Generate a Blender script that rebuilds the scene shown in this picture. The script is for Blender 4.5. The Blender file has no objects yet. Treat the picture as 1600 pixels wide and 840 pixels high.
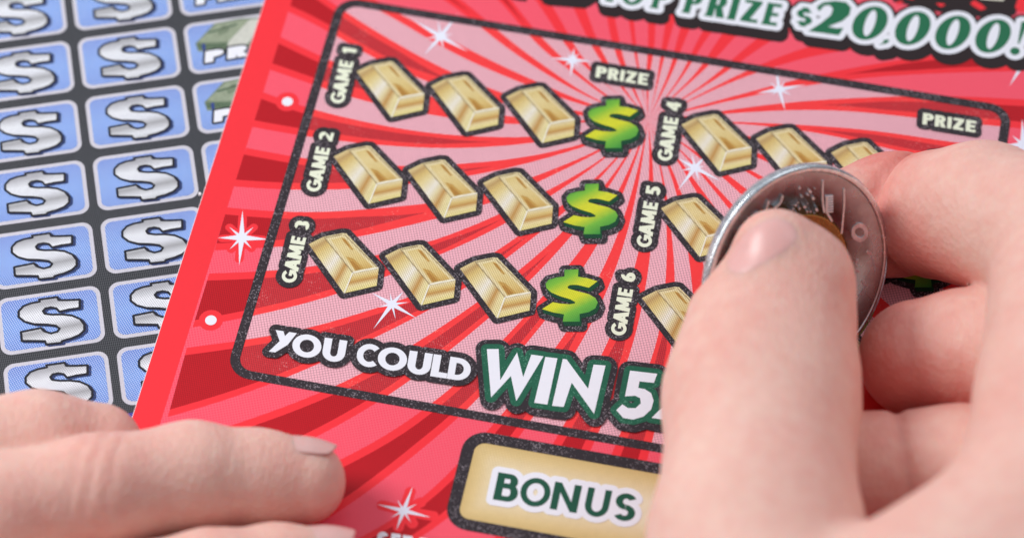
import bpy, math, random
import numpy as np
from mathutils import Vector
from mathutils.geometry import delaunay_2d_cdt, tessellate_polygon

SC = bpy.context.scene
COL = SC.collection
random.seed(7)
np.random.seed(7)

# ------------------------------------------------------------------ camera
# 1 unit is about 8 mm.  The tickets lie on the table plane, the camera looks down at it.
ELEV = math.radians(56.4)
DIST = 50.0
cam_d = bpy.data.cameras.new("camera")
cam = bpy.data.objects.new("camera", cam_d)
COL.objects.link(cam)
cam.location = (0, -DIST * math.cos(ELEV), DIST * math.sin(ELEV))
cam.rotation_euler = (math.pi / 2 - ELEV, 0, 0)
cam_d.sensor_width = 36
cam_d.lens = 112.5
cam_d.clip_end = 500
cam_d.dof.use_dof = True
cam_d.dof.focus_distance = DIST - 0.6
cam_d.dof.aperture_fstop = 0.105
SC.camera = cam

# ------------------------------------------------------------------ light
SC.view_settings.view_transform = 'Standard'
SC.view_settings.look = 'None'
SC.view_settings.exposure = 0.08
SC.view_settings.gamma = 1
w = bpy.data.worlds.new("World")
SC.world = w
w.use_nodes = True
wn = w.node_tree.nodes
wl = w.node_tree.links
bg = wn['Background']
wtc = wn.new('ShaderNodeTexCoord')
wdot = wn.new('ShaderNodeVectorMath')      # studio gradient shaped to shade camera-facing sides: bright top and back, dark front
wdot.operation = 'DOT_PRODUCT'
wdot.inputs[1].default_value = (-.10, .50, .86)
wr = wn.new('ShaderNodeValToRGB')
wl.new(wtc.outputs['Generated'], wdot.inputs[0])
wl.new(wdot.outputs['Value'], wr.inputs[0])
wr.color_ramp.elements[0].position = 0.0
wr.color_ramp.elements[0].color = (0.07, 0.06, 0.06, 1)
wr.color_ramp.elements[1].position = 0.9
wr.color_ramp.elements[1].color = (0.80, 0.84, 0.92, 1)
wl.new(wr.outputs[0], bg.inputs[0])
bg.inputs[1].default_value = 0.66


def area(name, loc, size, power, color=(1, 1, 1), target=(0, 0, 0)):
    l = bpy.data.lights.new(name, 'AREA')
    l.shape = 'RECTANGLE'
    l.size, l.size_y = size
    l.energy = power
    l.color = color
    o = bpy.data.objects.new(name, l)
    COL.objects.link(o)
    o.location = loc
    d = Vector(target) - Vector(loc)
    o.rotation_euler = d.to_track_quat('-Z', 'Y').to_euler()
    return o


area("softbox_key", (-42, 14, 42), (26, 22), 26500, (1.0, 0.985, 0.97))
area("softbox_fill", (32, 20, 44), (20, 20), 2800, (0.97, 0.98, 1.0))

# ------------------------------------------------------------------ picture plane <-> table plane
CAM = np.array([0, -DIST * math.cos(ELEV), DIST * math.sin(ELEV)])
AX_R = np.array([1.0, 0, 0])
AX_U = np.array([0, math.sin(ELEV), math.cos(ELEV)])
AX_F = np.array([0, math.cos(ELEV), -math.sin(ELEV)])


def ray(px, py):
    d = AX_R * (px - 800) + AX_U * (420 - py) + AX_F * 5000.0
    return d / np.linalg.norm(d)


def W(px, py, z=0.06):
    """the point at height z above the table that lies along the sight line of a photo pixel"""
    d = ray(px, py)
    t = (z - CAM[2]) / d[2]
    return CAM + d * t


def P2(pts, z=0.06):
    return [tuple(W(x, y, z)[:2]) for x, y in pts]


def zm(pts, ox, oy, s):
    return [(ox + x / s, oy + y / s) for x, y in pts]


TR = math.radians(-11.7)
TB = math.radians(9.9)


def frame(p, t):
    c, s = math.cos(t), math.sin(t)
    return (c * p[0] + s * p[1], -s * p[0] + c * p[1])


def unframe(p, t):
    c, s = math.cos(t), math.sin(t)
    return (c * p[0] - s * p[1], s * p[0] + c * p[1])


# ------------------------------------------------------------------ colours and materials
def lin(r, g, b):
    f = lambda c: (c / 12.92 if c <= 0.04045 else ((c + 0.055) / 1.055) ** 2.4)
    return (f(r / 255), f(g / 255), f(b / 255), 1)


def new_mat(name):
    m = bpy.data.materials.new(name)
    m.use_nodes = True
    nt = m.node_tree
    return m, nt, nt.nodes, nt.links, nt.nodes['Principled BSDF']


def math_node(nt, op, a, b=None, clamp=False):
    n = nt.nodes.new('ShaderNodeMath')
    n.operation = op
    n.use_clamp = clamp
    for i, v in enumerate((a, b)):
        if v is None:
            continue
        if isinstance(v, (int, float)):
            n.inputs[i].default_value = v
        else:
            nt.links.new(v, n.inputs[i])
    return n.outputs[0]


def mix(nt, fac, a, b):
    n = nt.nodes.new('ShaderNodeMix')
    n.data_type = 'RGBA'
    for i, v in ((0, fac), (6, a), (7, b)):
        if isinstance(v, (int, float, tuple)):
            n.inputs[i].default_value = v
        else:
            nt.links.new(v, n.inputs[i])
    return n.outputs[2]


def screen(nt, coord, period, angle):
    """printer's screen: product of two sines, 0..1"""
    mp = nt.nodes.new('ShaderNodeMapping')
    mp.inputs['Rotation'].default_value = (0, 0, angle)
    k = 2 * math.pi / period
    mp.inputs['Scale'].default_value = (k, k, 0)
    nt.links.new(coord, mp.inputs[0])
    sp = nt.nodes.new('ShaderNodeSeparateXYZ')
    nt.links.new(mp.outputs[0], sp.inputs[0])
    sx = math_node(nt, 'SINE', sp.outputs[0])
    sy = math_node(nt, 'SINE', sp.outputs[1])
    return sx, sy


def ink(name, color, dots=None, grid=None, glitter=None, ramp=None, rough=0.42, spec=0.25, mottle=0.06, coat=0.0):
    """printed ink. dots=(colour, period, threshold, strength, angle) grid=(colour, period, thr, strength, angle)
    glitter=(colour, amount) ramp=[(pos, colour)...] driven by the mesh attribute 'ink'"""
    m, nt, N, L, bs = new_mat(name)
    tc = N.new('ShaderNodeTexCoord')
    co = tc.outputs['Object']
    c = color
    if ramp:
        at = N.new('ShaderNodeAttribute')
        at.attribute_name = 'ink'
        r = N.new('ShaderNodeValToRGB')
        els = r.color_ramp.elements
        els[0].position, els[0].color = ramp[0]
        els[1].position, els[1].color = ramp[-1]
        for p_, c_ in ramp[1:-1]:
            e = els.new(p_)
            e.color = c_
        L.new(at.outputs['Fac'], r.inputs[0])
        c = r.outputs[0]
    if mottle:
        nz = N.new('ShaderNodeTexNoise')
        nz.inputs['Scale'].default_value = 9.0
        nz.inputs['Detail'].default_value = 6.0
        nz.inputs['Roughness'].default_value = 0.7
        L.new(co, nz.inputs['Vector'])
        f = math_node(nt, 'MULTIPLY_ADD', nz.outputs[0], mottle * 4)
        f.node.inputs[2].default_value = 1 - mottle * 2
        hs = N.new('ShaderNodeHueSaturation')
        L.new(f, hs.inputs['Value'])
        if isinstance(c, tuple):
            hs.inputs['Color'].default_value = c
        else:
            L.new(c, hs.inputs['Color'])
        c = hs.outputs[0]
    if dots:
        dc, per, thr, st, ang = dots
        sx, sy = screen(nt, co, per, ang)
        pr = math_node(nt, 'MULTIPLY', sx, sy)
        f = math_node(nt, 'SUBTRACT', pr, thr)
        f = math_node(nt, 'MULTIPLY', f, 5.0, True)
        f = math_node(nt, 'MULTIPLY', f, st)
        c = mix(nt, f, c, dc)
    if grid:
        gc, per, thr, st, ang = grid
        sx, sy = screen(nt, co, per, ang)
        mx = math_node(nt, 'MAXIMUM', sx, sy)
        f = math_node(nt, 'SUBTRACT', mx, thr)
        f = math_node(nt, 'MULTIPLY', f, 6.0, True)
        f = math_node(nt, 'MULTIPLY', f, st)
        c = mix(nt, f, c, gc)
    if glitter:
        gc, amt = glitter
        vo = N.new('ShaderNodeTexVoronoi')
        vo.inputs['Scale'].default_value = 62.0
        L.new(co, vo.inputs['Vector'])
        sp = N.new('ShaderNodeSeparateXYZ')
        L.new(vo.outputs['Color'], sp.inputs[0])
        nz2 = N.new('ShaderNodeTexNoise')
        nz2.inputs['Scale'].default_value = 2.2
        nz2.inputs['Detail'].default_value = 3.0
        L.new(co, nz2.inputs['Vector'])
        thr = math_node(nt, 'MULTIPLY_ADD', nz2.outputs[0], -0.5)
        thr.node.inputs[2].default_value = 1.0 - amt + 0.25
        f = math_node(nt, 'SUBTRACT', sp.outputs[0], thr)
        f = math_node(nt, 'MULTIPLY', f, 6.0, True)
        f = math_node(nt, 'MULTIPLY', f, 0.85)
        c = mix(nt, f, c, gc)
    if isinstance(c, tuple):
        bs.inputs['Base Color'].default_value = c
    else:
        L.new(c, bs.inputs['Base Color'])
    bs.inputs['Roughness'].default_value = rough
    bs.inputs['Specular IOR Level'].default_value = spec
    bs.inputs['Coat Weight'].default_value = coat
    bs.inputs['Coat Roughness'].default_value = 0.3
    return m


# ------------------------------------------------------------------ flat shape library (convex pieces)
def hull(pts):
    pts = sorted(set((round(x, 7), round(y, 7)) for x, y in pts))
    if len(pts) < 3:
        return pts
    def half(ps):
        o = []
        for p in ps:
            while len(o) >= 2 and (o[-1][0] - o[-2][0]) * (p[1] - o[-2][1]) - (o[-1][1] - o[-2][1]) * (p[0] - o[-2][0]) <= 0:
                o.pop()
            o.append(p)
        return o[:-1]
    return half(pts) + half(pts[::-1])


def tri(poly):
    """cut one simple polygon into triangles"""
    vs = [Vector((x, y, 0)) for x, y in poly]
    return [[poly[i] for i in t] for t in tessellate_polygon([vs])]


def grow(pieces, r, n=14, shift=None):
    out = []
    for p in pieces:
        q = [(x + r * math.cos(2 * math.pi * k / n), y + r * math.sin(2 * math.pi * k / n)) for x, y in p for k in range(n)]
        if shift:
            q = q + [(x + shift[0], y + shift[1]) for x, y in q]
        out.append(hull(q))
    return out


def area2(p):
    return 0.5 * sum(p[i - 1][0] * p[i][1] - p[i][0] * p[i - 1][1] for i in range(len(p)))


def cdt(pieces, eps=1e-5):
    vs, fs = [], []
    for p in pieces:
        a = area2(p)
        if abs(a) < 1e-9:
            continue
        if a < 0:
            p = p[::-1]
        fs.append(list(range(len(vs), len(vs) + len(p))))
        vs += [Vector(q) for q in p]
    r = delaunay_2d_cdt(vs, [], fs, 1, eps)
    return r[0], r[2], r[5]


def union(pieces):
    v, f, o = cdt(pieces)
    keep = [t for t, org in zip(f, o) if org]
    return [tuple(p) for p in v], keep


def flat_mesh(name, verts, faces, z, mat, parent=None, inkf=None, mats=None, midx=None):
    me = bpy.data.meshes.new(name)
    used = sorted({i for f in faces for i in f})
    mp = {i: k for k, i in enumerate(used)}
    fl = []
    for f in faces:
        p = [verts[i] for i in f]
        a = area2(p)
        fl.append([mp[i] for i in (f if a > 0 else f[::-1])])
    me.from_pydata([(verts[i][0], verts[i][1], z) for i in used], [], fl)
    for m in (mats or [mat]):
        me.materials.append(m)
    if midx:
        me.polygons.foreach_set('material_index', midx)
    if inkf:
        at = me.attributes.new('ink', 'FLOAT', 'POINT')
        at.data.foreach_set('value', [inkf(verts[i]) for i in used])
    me.update()
    o = bpy.data.objects.new(name, me)
    COL.objects.link(o)
    if parent:
        o.parent = parent
    return o


def shape(name, pieces, z, mat, parent=None, inkf=None):
    v, f = union(pieces)
    return flat_mesh(name, v, f, z, mat, parent, inkf)


def empty(name, label, cat, group=None):
    o = bpy.data.objects.new(name, None)
    COL.objects.link(o)
    o.empty_display_size = 0.3
    o['label'] = label
    o['category'] = cat
    if group:
        o['group'] = group
    return o


def copy_tree(o, parent, dx, dy):
    c = o.copy()
    COL.objects.link(c)
    c.parent = parent
    if parent is o.parent:
        c.location = (o.location[0] + dx, o.location[1] + dy, o.location[2])
    for ch in list(o.children):
        copy_tree(ch, c, 0, 0)
    return c


def smooth(pts, n=6, closed=True):
    """Catmull-Rom through the points"""
    out = []
    N = len(pts)
    rng = range(N) if closed else range(N - 1)
    for i in rng:
        if closed:
            p0, p1, p2, p3 = (pts[(i + k) % N] for k in (-1, 0, 1, 2))
        else:
            p0, p1, p2, p3 = pts[max(i - 1, 0)], pts[i], pts[i + 1], pts[min(i + 2, N - 1)]
        for k in range(n):
            t = k / n
            out.append(tuple(0.5 * (2 * p1[j] + (p2[j] - p0[j]) * t + (2 * p0[j] - 5 * p1[j] + 4 * p2[j] - p3[j]) * t * t
                                    + (3 * p1[j] - p0[j] - 3 * p2[j] + p3[j]) * t ** 3) for j in (0, 1)))
    if not closed:
        out.append(pts[-1])
    return out


# ------------------------------------------------------------------ lettering: cap height 1, baseline 0
def R_(x0, y0, x1, y1):
    return [(x0, y0), (x1, y0), (x1, y1), (x0, y1)]


def PAR(xb, xt, wd, y0=0.0, y1=1.0):
    return [(xb, y0), (xb + wd, y0), (xt + wd, y1), (xt, y1)]


def ARC(cx, cy, rx, ry, tx, ty, a0, a1, n=None):
    n = n or max(5, int(abs(a1 - a0) / 13))
    out = []
    for k in range(n):
        a = math.radians(a0 + (a1 - a0) * k / n)
        b = math.radians(a0 + (a1 - a0) * (k + 1) / n)
        o = lambda t, s: (cx + (rx - s * tx) * math.cos(t), cy + (ry - s * ty) * math.sin(t))
        out.append([o(a, 0), o(b, 0), o(b, 1), o(a, 1)])
    return out


def glyph(ch, s, h):
    """pieces and width; s = upright stroke, h = crossbar stroke"""
    if ch == 'I': return [R_(0, 0, s, 1)], s
    if ch == 'E': return [R_(0, 0, s, 1), R_(0, 0, .58, h), R_(0, 1 - h, .58, 1), R_(0, .5 - h / 2, .53, .5 + h / 2)], .58
    if ch == 'L': return [R_(0, 0, s, 1), R_(0, 0, .56, h)], .56
    if ch == 'T': return [R_(.3 - s / 2, 0, .3 + s / 2, 1), R_(0, 1 - h, .6, 1)], .6
    if ch == 'Z': return [R_(0, 0, .62, h), R_(0, 1 - h, .62, 1), [(0, h * .9), (s * 1.2, h * .9), (.62, 1 - h * .9), (.62 - s * 1.2, 1 - h * .9)]], .62
    if ch in 'PR':
        q = .29
        g = [R_(0, 0, s, 1), R_(s, 1 - h, .36, 1), R_(s, 1 - 2 * q, .36, 1 - 2 * q + h)] + ARC(.36, 1 - q, .27, q, s, h, -90, 90)
        if ch == 'R': g.append([(.27, .46), (.27 + s * .9, .46), (.68, 0), (.68 - s * 1.15, 0)])
        return g, .68 if ch == 'R' else .63
    if ch == 'B':
        return ([R_(0, 0, s, 1), R_(s, 1 - h, .36, 1), R_(s, .46, .36, .46 + h), R_(s, 0, .38, h)]
                + ARC(.36, .46 + .27, .24, .27, s, h, -90, 90) + ARC(.38, (.46 + h) / 2, .28, (.46 + h) / 2, s, h, -90, 90)), .66
    if ch == 'D':
        return [R_(0, 0, s, 1), R_(s, 0, .34, h), R_(s, 1 - h, .34, 1)] + ARC(.34, .5, .5, .5, s, h, -90, 90), .84
    if ch == 'O': return ARC(.5, .5, .52, .52, s, h, 0, 360), 1.0
    if ch == '0': return ARC(.34, .5, .34, .51, s, h, 0, 360), .68
    if ch == 'C': return ARC(.5, .5, .52, .52, s, h, 47, 313), .86
    if ch == 'G':
        return ARC(.5, .5, .51, .52, s, h, 42, 350) + [R_(.52, .36, .98, .36 + h * .95), R_(.98 - s, .12, .98, .5)], .98
    if ch == 'U':
        return [R_(0, .38, s, 1), R_(.78 - s, .38, .78, 1)] + ARC(.39, .39, .39, .41, s, h, 180, 360), .78
    if ch in 'S$':
        ry = (1 + h) / 4
        g = ARC(.31, 1 - ry, .31, ry, s, h, 28, 270) + ARC(.32, ry, .32, ry, s, h, 90, -150)
        if ch == '$': g += [R_(.31 - s / 2, -.1, .31 + s / 2, .1), R_(.31 - s / 2, .9, .31 + s / 2, 1.1)]
        return g, .63
    if ch == 'N': return [R_(0, 0, s, 1), R_(.8 - s, 0, .8, 1), [(0, 1), (s * .95, 1), (.8, 0), (.8 - s * .95, 0)]], .8
    if ch == 'M':
        return [PAR(0, .06, s), PAR(.98 - s, .92 - s, s), [(.06, 1), (.06 + s, 1), (.49 + s * .45, .12), (.49 - s * .45, .12)],
                [(.92 - s, 1), (.92, 1), (.49 + s * .45, .12), (.49 - s * .45, .12)]], .98
    if ch == 'A':
        return [PAR(0, .39 - s * .5, s), [(.78 - s, 0), (.78, 0), (.39 + s * .5, 1), (.39 - s * .5, 1)], R_(.16, .2, .62, .2 + h * .8)], .78
    if ch == 'Y':
        return [[(0, 1), (s * 1.1, 1), (.4 + s * .5, .42), (.4 - s * .5, .42)], [(.8 - s * 1.1, 1), (.8, 1), (.4 + s * .5, .42), (.12, 0), (.12 - s * .9, 0)]], .8
    if ch == '1': return [R_(.16, 0, .16 + s, 1), [(0, .72), (.16, .68), (.2 + s * .5, 1), (.16, 1)]], .16 + s
    if ch == '2':
        return ARC(.28, .7, .28, .3, s, h, -30, 165) + [R_(0, 0, .58, h), [(0, h), (s * 1.2, h), (.55, .6), (.33, .52)]], .58
    if ch == '3':
        ry = (1 + h) / 4
        return ARC(.27, 1 - ry, .27, ry, s, h, -90, 150) + ARC(.27, ry, .29, ry, s, h, -150, 90), .56
    if ch == '4': return [R_(.34, 0, .34 + s, 1), R_(0, .2, .66, .2 + h), [(0, .2 + h), (s, .2 + h), (.34 + s * .9, 1), (.34, 1)]], .66
    if ch == '5':
        return [R_(.06, 1 - h, .54, 1), [(.04, .46), (.04 + s * .9, .46), (.06 + s * .9, 1), (.06, 1)]] + ARC(.26, .33, .3, .33, s, h, -150, 125), .56
    if ch == '6': return ARC(.3, .32, .3, .32, s, h, 0, 360) + ARC(.42, .42, .42, .58, s, h, 95, 185), .6
    return [], .4


def word(letters, base, slope, v, s=.2, h=.2):
    """letters = [(char, x0, x1)] placed on the line through base with that slope; v = cap-height vector. Same units out."""
    out = []
    for ch, x0, x1 in letters:
        g, wd = glyph(ch, s, h)
        for p in g:
            q = []
            for a, b in p:
                x = x0 + (x1 - x0) * a / wd
                q.append((x + v[0] * b, base[1] + (x - base[0]) * slope + v[1] * b))
            out.append(q)
    return out


def to_plane(pieces, ox=0, oy=0, s=1, z=0.06):
    return [P2(zm(p, ox, oy, s), z) for p in pieces]


# ------------------------------------------------------------------ the setting
m_table, nt, N, L, bs = new_mat("white_table")
nz = N.new('ShaderNodeTexNoise'); nz.inputs['Scale'].default_value = 1.4; nz.inputs['Detail'].default_value = 8
rp = N.new('ShaderNodeValToRGB')
rp.color_ramp.elements[0].color = (.72, .72, .72, 1); rp.color_ramp.elements[1].color = (.82, .82, .83, 1)
L.new(nz.outputs[0], rp.inputs[0]); L.new(rp.outputs[0], bs.inputs['Base Color'])
bs.inputs['Roughness'].default_value = .5
tb = flat_mesh("table_surface", [(-40, -30), (40, -30), (40, 40), (-40, 40)], [(0, 1, 2, 3)], 0.0, m_table)
tb['kind'] = 'structure'


def card_body(name, corners, z0, z1, mat, parent):
    me = bpy.data.meshes.new(name)
    n = len(corners)
    vs = [(x, y, z0) for x, y in corners] + [(x, y, z1) for x, y in corners]
    fs = [tuple(range(n))[::-1], tuple(range(n, 2 * n))] + [(i, (i + 1) % n, n + (i + 1) % n, n + i) for i in range(n)]
    me.from_pydata(vs, [], fs)
    me.materials.append(mat)
    o = bpy.data.objects.new(name, me)
    COL.objects.link(o)
    o.parent = parent
    return o


m_paper = ink("white_card_edge", lin(238, 232, 236), rough=.6)


def rrect(u0, v0, u1, v1, r, n=8):
    p = []
    for cx, cy, a0 in ((u1 - r, v1 - r, 0), (u0 + r, v1 - r, 90), (u0 + r, v0 + r, 180), (u1 - r, v0 + r, 270)):
        for k in range(n + 1):
            a = math.radians(a0 + 90 * k / n)
            p.append((cx + r * math.cos(a), cy + r * math.sin(a)))
    return p


def rring(u0, v0, u1, v1, r, w, t):
    a = [unframe(p, t) for p in rrect(u0 - w / 2, v0 - w / 2, u1 + w / 2, v1 + w / 2, r + w / 2)]
    b = [unframe(p, t) for p in rrect(u0 + w / 2, v0 + w / 2, u1 - w / 2, v1 - w / 2, max(r - w / 2, .01))]
    n = len(a)
    return [[a[i], a[(i + 1) % n], b[(i + 1) % n], b[i]] for i in range(n)]


def fmean(pts, t, k, z):
    return sum(frame(p, t)[k] for p in P2(pts, z)) / len(pts)


# ------------------------------------------------------------------ blue ticket (lies underneath)
ZB = 0.030
blue = empty("lottery_ticket", "blue and grey lottery ticket with rows of silver dollar signs, lying under the red one", "lottery ticket", "scratch tickets")
BA, BC = 1.738, 1.215
b_anchor = frame(P2([(210, 245)], ZB)[0], TB)          # dollar tab of column 1, row 2
bl = fmean([(148.7, 287.5)], TB, 0, ZB)
br = fmean([(306, 267.5)], TB, 0, ZB)
bt = fmean([(223.7, 236)], TB, 1, ZB)
bb = fmean([(231.9, 319.5)], TB, 1, ZB)
m_gap = ink("charcoal_print", lin(88, 90, 96), dots=(lin(14, 14, 18), .044, -.1, .9, .9), rough=.45)
m_frame = ink("silver_frame_print", lin(214, 211, 221), dots=(lin(150, 145, 160), .036, .35, .5, .6), rough=.4)
m_blue = ink("blue_cell_print", (0, 0, 0, 1), ramp=[(0, lin(90, 130, 212)), (.5, lin(108, 152, 226)), (1, lin(88, 122, 206))],
             dots=(lin(226, 234, 255), .046, .2, .8, .25), rough=.4)
m_black_thin = ink("black_outline_print", lin(34, 34, 44), rough=.45)
m_shadow_ink = ink("dark_blue_print", lin(44, 52, 92), dots=(lin(90, 120, 190), .044, .3, .6, .25))
m_silver = ink("silver_print", (0, 0, 0, 1),
               ramp=[(0, lin(176, 176, 182)), (.14, lin(190, 190, 196)), (.30, lin(244, 246, 252)), (.50, lin(238, 240, 248)), (.64, lin(176, 176, 180)),
                     (.80, lin(240, 242, 248)), (1, lin(160, 160, 164))],
               dots=(lin(104, 104, 108), .044, .2, .6, .2), rough=.38)
m_purple = ink("violet_print", lin(62, 52, 150), dots=(lin(120, 120, 200), .036, .2, .6, .3))

c0 = (bl - 2 * BA - .5, bt + 3.0 * BC + 2.2)
c1 = (br + 2 * BA, bb - 3 * BC - 1.6)
card_body("card", [unframe(p, TB) for p in ((c0[0], c1[1]), (c1[0], c1[1]), (c1[0], c0[1]), c0)], .004, ZB - .002, m_paper, blue)
vbot = bb - 3 * BC - .13
flat_mesh("printed_background", [unframe(p, TB) for p in ((c0[0], vbot), (c1[0], vbot), (c1[0], c0[1]), c0)], [(0, 1, 2, 3)], ZB, m_gap, blue)
flat_mesh("lower_band", [unframe(p, TB) for p in ((c0[0], c1[1]), (c1[0], c1[1]), (c1[0], vbot), (c0[0], vbot))], [(0, 1, 2, 3)], ZB, m_purple, blue)

SIL = [(160, 300), (270, 285), (280, 303), (335, 303), (408, 300), (408, 350), (335, 360), (285, 372), (265, 352), (232, 346), (200, 352), (184, 368), (195, 384), (240, 389),
       (300, 388), (360, 394), (410, 415), (436, 448), (436, 482), (405, 510), (355, 530), (300, 545), (296, 556), (203, 566), (195, 546), (130, 545), (55, 545),
       (50, 492), (110, 480), (172, 468), (192, 488), (232, 500), (272, 490), (285, 472), (262, 455), (210, 448), (130, 446), (70, 430), (36, 403), (36, 370),
       (64, 340), (110, 322), (165, 312)]
pxs = zm(SIL, 0, 200, 4)
pl = P2(pxs, ZB)
a0_ = P2([(41, 272.5)], ZB)[0]
a1_ = P2([(210, 245)], ZB)[0]
pl = [(x + a1_[0] - a0_[0], y + a1_[1] - a0_[1]) for x, y in pl]
sil_tri = tri(pl)
cu0, cv0, cu1, cv1 = bl, bb, br, bt


def cell_shell(root):
    fo = [unframe(p, TB) for p in rrect(cu0, cv0, cu1, cv1, .17)]
    fr = shape("cell_frame", [fo], ZB + .002, m_frame, root)
    hh = cv1 - cv0
    shape("blue_field", [[unframe(p, TB) for p in rrect(cu0 + .065, cv0 + .065, cu1 - .065, cv1 - .065, .12)]], ZB + .004, m_blue, fr,
          inkf=lambda p: (frame(p, TB)[1] - cv0) / hh)
    return fr


def centroid_split(poly_pieces):
    return poly_pieces


shell = cell_shell(blue)
sv = [frame(p, TB)[1] for p in pl]
def silg(p):
    u, v = frame(p, TB)
    return max(0, min(1, (max(sv) - v) / (max(sv) - min(sv)) * .86 + .1 * (u - cu0) / (cu1 - cu0)))
shape("dollar_shadow", grow(sil_tri, .016, 8, (.045, -.022)), ZB + .006, m_shadow_ink, shell)
shape("dollar_sign", sil_tri, ZB + .008, m_silver, shell, inkf=silg)
shape("dollar_outline", grow([[pl[i - 1], pl[i]] for i in range(len(pl))], .019, 8), ZB + .010, m_black_thin, shell)
shell.name = "dollar_cell"
shell.location = (0, 0, 0)
for i in range(-1, 2):
    for j in range(-2, 6):
        if (i, j) == (1, 2):
            continue
        d = unframe(((i - 1) * BA, -(j - 2) * BC), TB)
        copy_tree(shell, blue, d[0], d[1])

# third column: bundle of notes over the word PRIZE
m_note = ink("banknote_print", lin(160, 170, 146), dots=(lin(104, 116, 96), .06, .1, .5, .4), mottle=.2)
m_note_d = ink("banknote_edge_print", lin(132, 146, 120), dots=(lin(84, 98, 84), .05, .1, .6, .4), mottle=.2)
m_note_l = ink("banknote_band_print", lin(206, 206, 196), mottle=.12)
m_white = ink("white_print", lin(240, 241, 250), rough=.38, mottle=.02)
pc = cell_shell(blue)
pc.name = "prize_cell"
d = unframe((BA, -(1 - 2) * BC - 1 * BC - 0 * BC), TB)
# drawn over the cell in column 2, row 0 (its frame corner sits at photo pixel 291,40)
off = unframe((BA, 2 * BC), TB)
pc.location = (off[0], off[1], 0)
def note_part(name, pts, k, mat):
    q = [(x - off[0], y - off[1]) for x, y in P2(zm(pts, 0, 0, 4), ZB)]
    return shape(name, tri(q), ZB + .006 + .002 * k, mat, pc)
note_part("note_bundle", [(1222, 275), (1340, 150), (1500, 118), (1680, 110), (1720, 230), (1640, 300), (1240, 325)], 0, m_note_d)
note_part("note_bundle_top", [(1240, 262), (1350, 158), (1500, 128), (1560, 125), (1430, 262), (1290, 268)], 1, m_note)
note_part("note_band", [(1430, 262), (1560, 126), (1640, 120), (1560, 262), (1520, 300), (1418, 300)], 1, m_note_l)
m_nline = ink("banknote_line_print", lin(64, 96, 70))
m_nblue = ink("banknote_blue_print", lin(60, 76, 140))
note_part("note_line", [(1236, 282), (1420, 276), (1420, 282), (1236, 290)], 2, m_nline)
note_part("note_line", [(1238, 298), (1420, 290), (1420, 296), (1238, 306)], 2, m_nline)
note_part("note_line", [(1300, 205), (1480, 150), (1482, 158), (1302, 214)], 2, m_nline)
note_part("note_portrait", [(1350, 195), (1400, 165), (1440, 170), (1420, 205), (1370, 225)], 2, m_note_d)
note_part("note_seal", [(1262, 278), (1282, 276), (1286, 318), (1266, 320)], 3, m_nblue)
pw = word([('P', 1280, 1395), ('R', 1420, 1550), ('I', 1570, 1610), ('Z', 1630, 1750)], (1280, 398), -.17, (4, -72), .29, .22)
pwp = [[(x - off[0], y - off[1]) for x, y in q] for q in to_plane(pw, 0, 0, 4, ZB)]
shape("prize_outline", grow(pwp, .035, 10), ZB + .010, m_black_thin, pc)
shape("prize_lettering", pwp, ZB + .012, m_white, pc)
for j in (-2, -1, 1, 2, 3, 4, 5):
    dd = unframe((0, -j * BC), TB)
    copy_tree(pc, blue, dd[0], dd[1])

# ------------------------------------------------------------------ red ticket
ZR = 0.060
red = empty("lottery_ticket", "red lottery ticket with gold bars and green dollar signs, lying on the blue ticket", "lottery ticket", "scratch tickets")
c_red = lin(250, 52, 62)
c_light = lin(250, 78, 100)
c_dark = lin(198, 20, 34)
m_red = ink("red_print", c_red, rough=.36, mottle=.02)
m_light = ink("light_red_print", c_light, grid=(lin(255, 130, 148), .044, .5, .35, TR), rough=.36, mottle=.02)
m_dark = ink("deep_red_print", c_dark, dots=(lin(130, 4, 14), .046, .0, .5, .8 + TR), rough=.36, mottle=.03)
m_ppink = ink("pink_latex_print", lin(250, 187, 199), grid=(lin(126, 58, 78), .044, .80, .70, TR + .02), rough=.5, mottle=.03)
m_pred = ink("red_latex_print", lin(252, 62, 64), glitter=(lin(255, 150, 140), .05), rough=.45, mottle=.02)
m_pdark = ink("dark_red_latex_print", lin(212, 50, 58), dots=(lin(110, 20, 32), .046, .0, .52, .8 + TR), glitter=(lin(235, 140, 140), .06), rough=.45)
m_black = ink("black_glitter_print", lin(50, 43, 48), glitter=(lin(156, 146, 154), .16), rough=.42)
m_blackp = ink("black_print", lin(44, 33, 35), rough=.4, mottle=.04)
m_cream = ink("cream_print", lin(238, 242, 218), rough=.42, mottle=.02)
m_green = ink("green_glitter_print", lin(34, 98, 74), glitter=(lin(90, 150, 124), .12), rough=.42)
m_greenp = ink("green_print", lin(38, 112, 78), rough=.38, mottle=.04)
m_greenb = ink("dark_green_print", lin(30, 86, 66), rough=.42, mottle=.05)

ul = fmean([(405, 0), (310, 325), (215, 650)], TR, 0, ZR)
um = fmean([(440, 20), (380, 239), (326, 426), (267.5, 639)], TR, 0, ZR)
pu0 = fmean([(520, 37), (452, 275), (377, 542)], TR, 0, ZR)
pu1 = fmean([(1570, 200)], TR, 0, ZR)
pv1 = fmean([(650, 21), (1018, 81), (1386, 140)], TR, 1, ZR)
pv0 = fmean([(402, 590), (571, 622), (1023, 692)], TR, 1, ZR)
card = (ul, pv0 - 4.6, pu1 + (pu0 - ul), pv1 + 6.0)
cardp = [(card[0], card[1]), (card[2], card[1]), (card[2], card[3]), (card[0], card[3])]
card_body("card", [unframe(p, TR) for p in cardp], .034, ZR - .002, m_paper, red)

C0 = (1013, 188)
Z = lambda pts, ox, oy, s=4: zm(pts, ox, oy, s)
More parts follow.
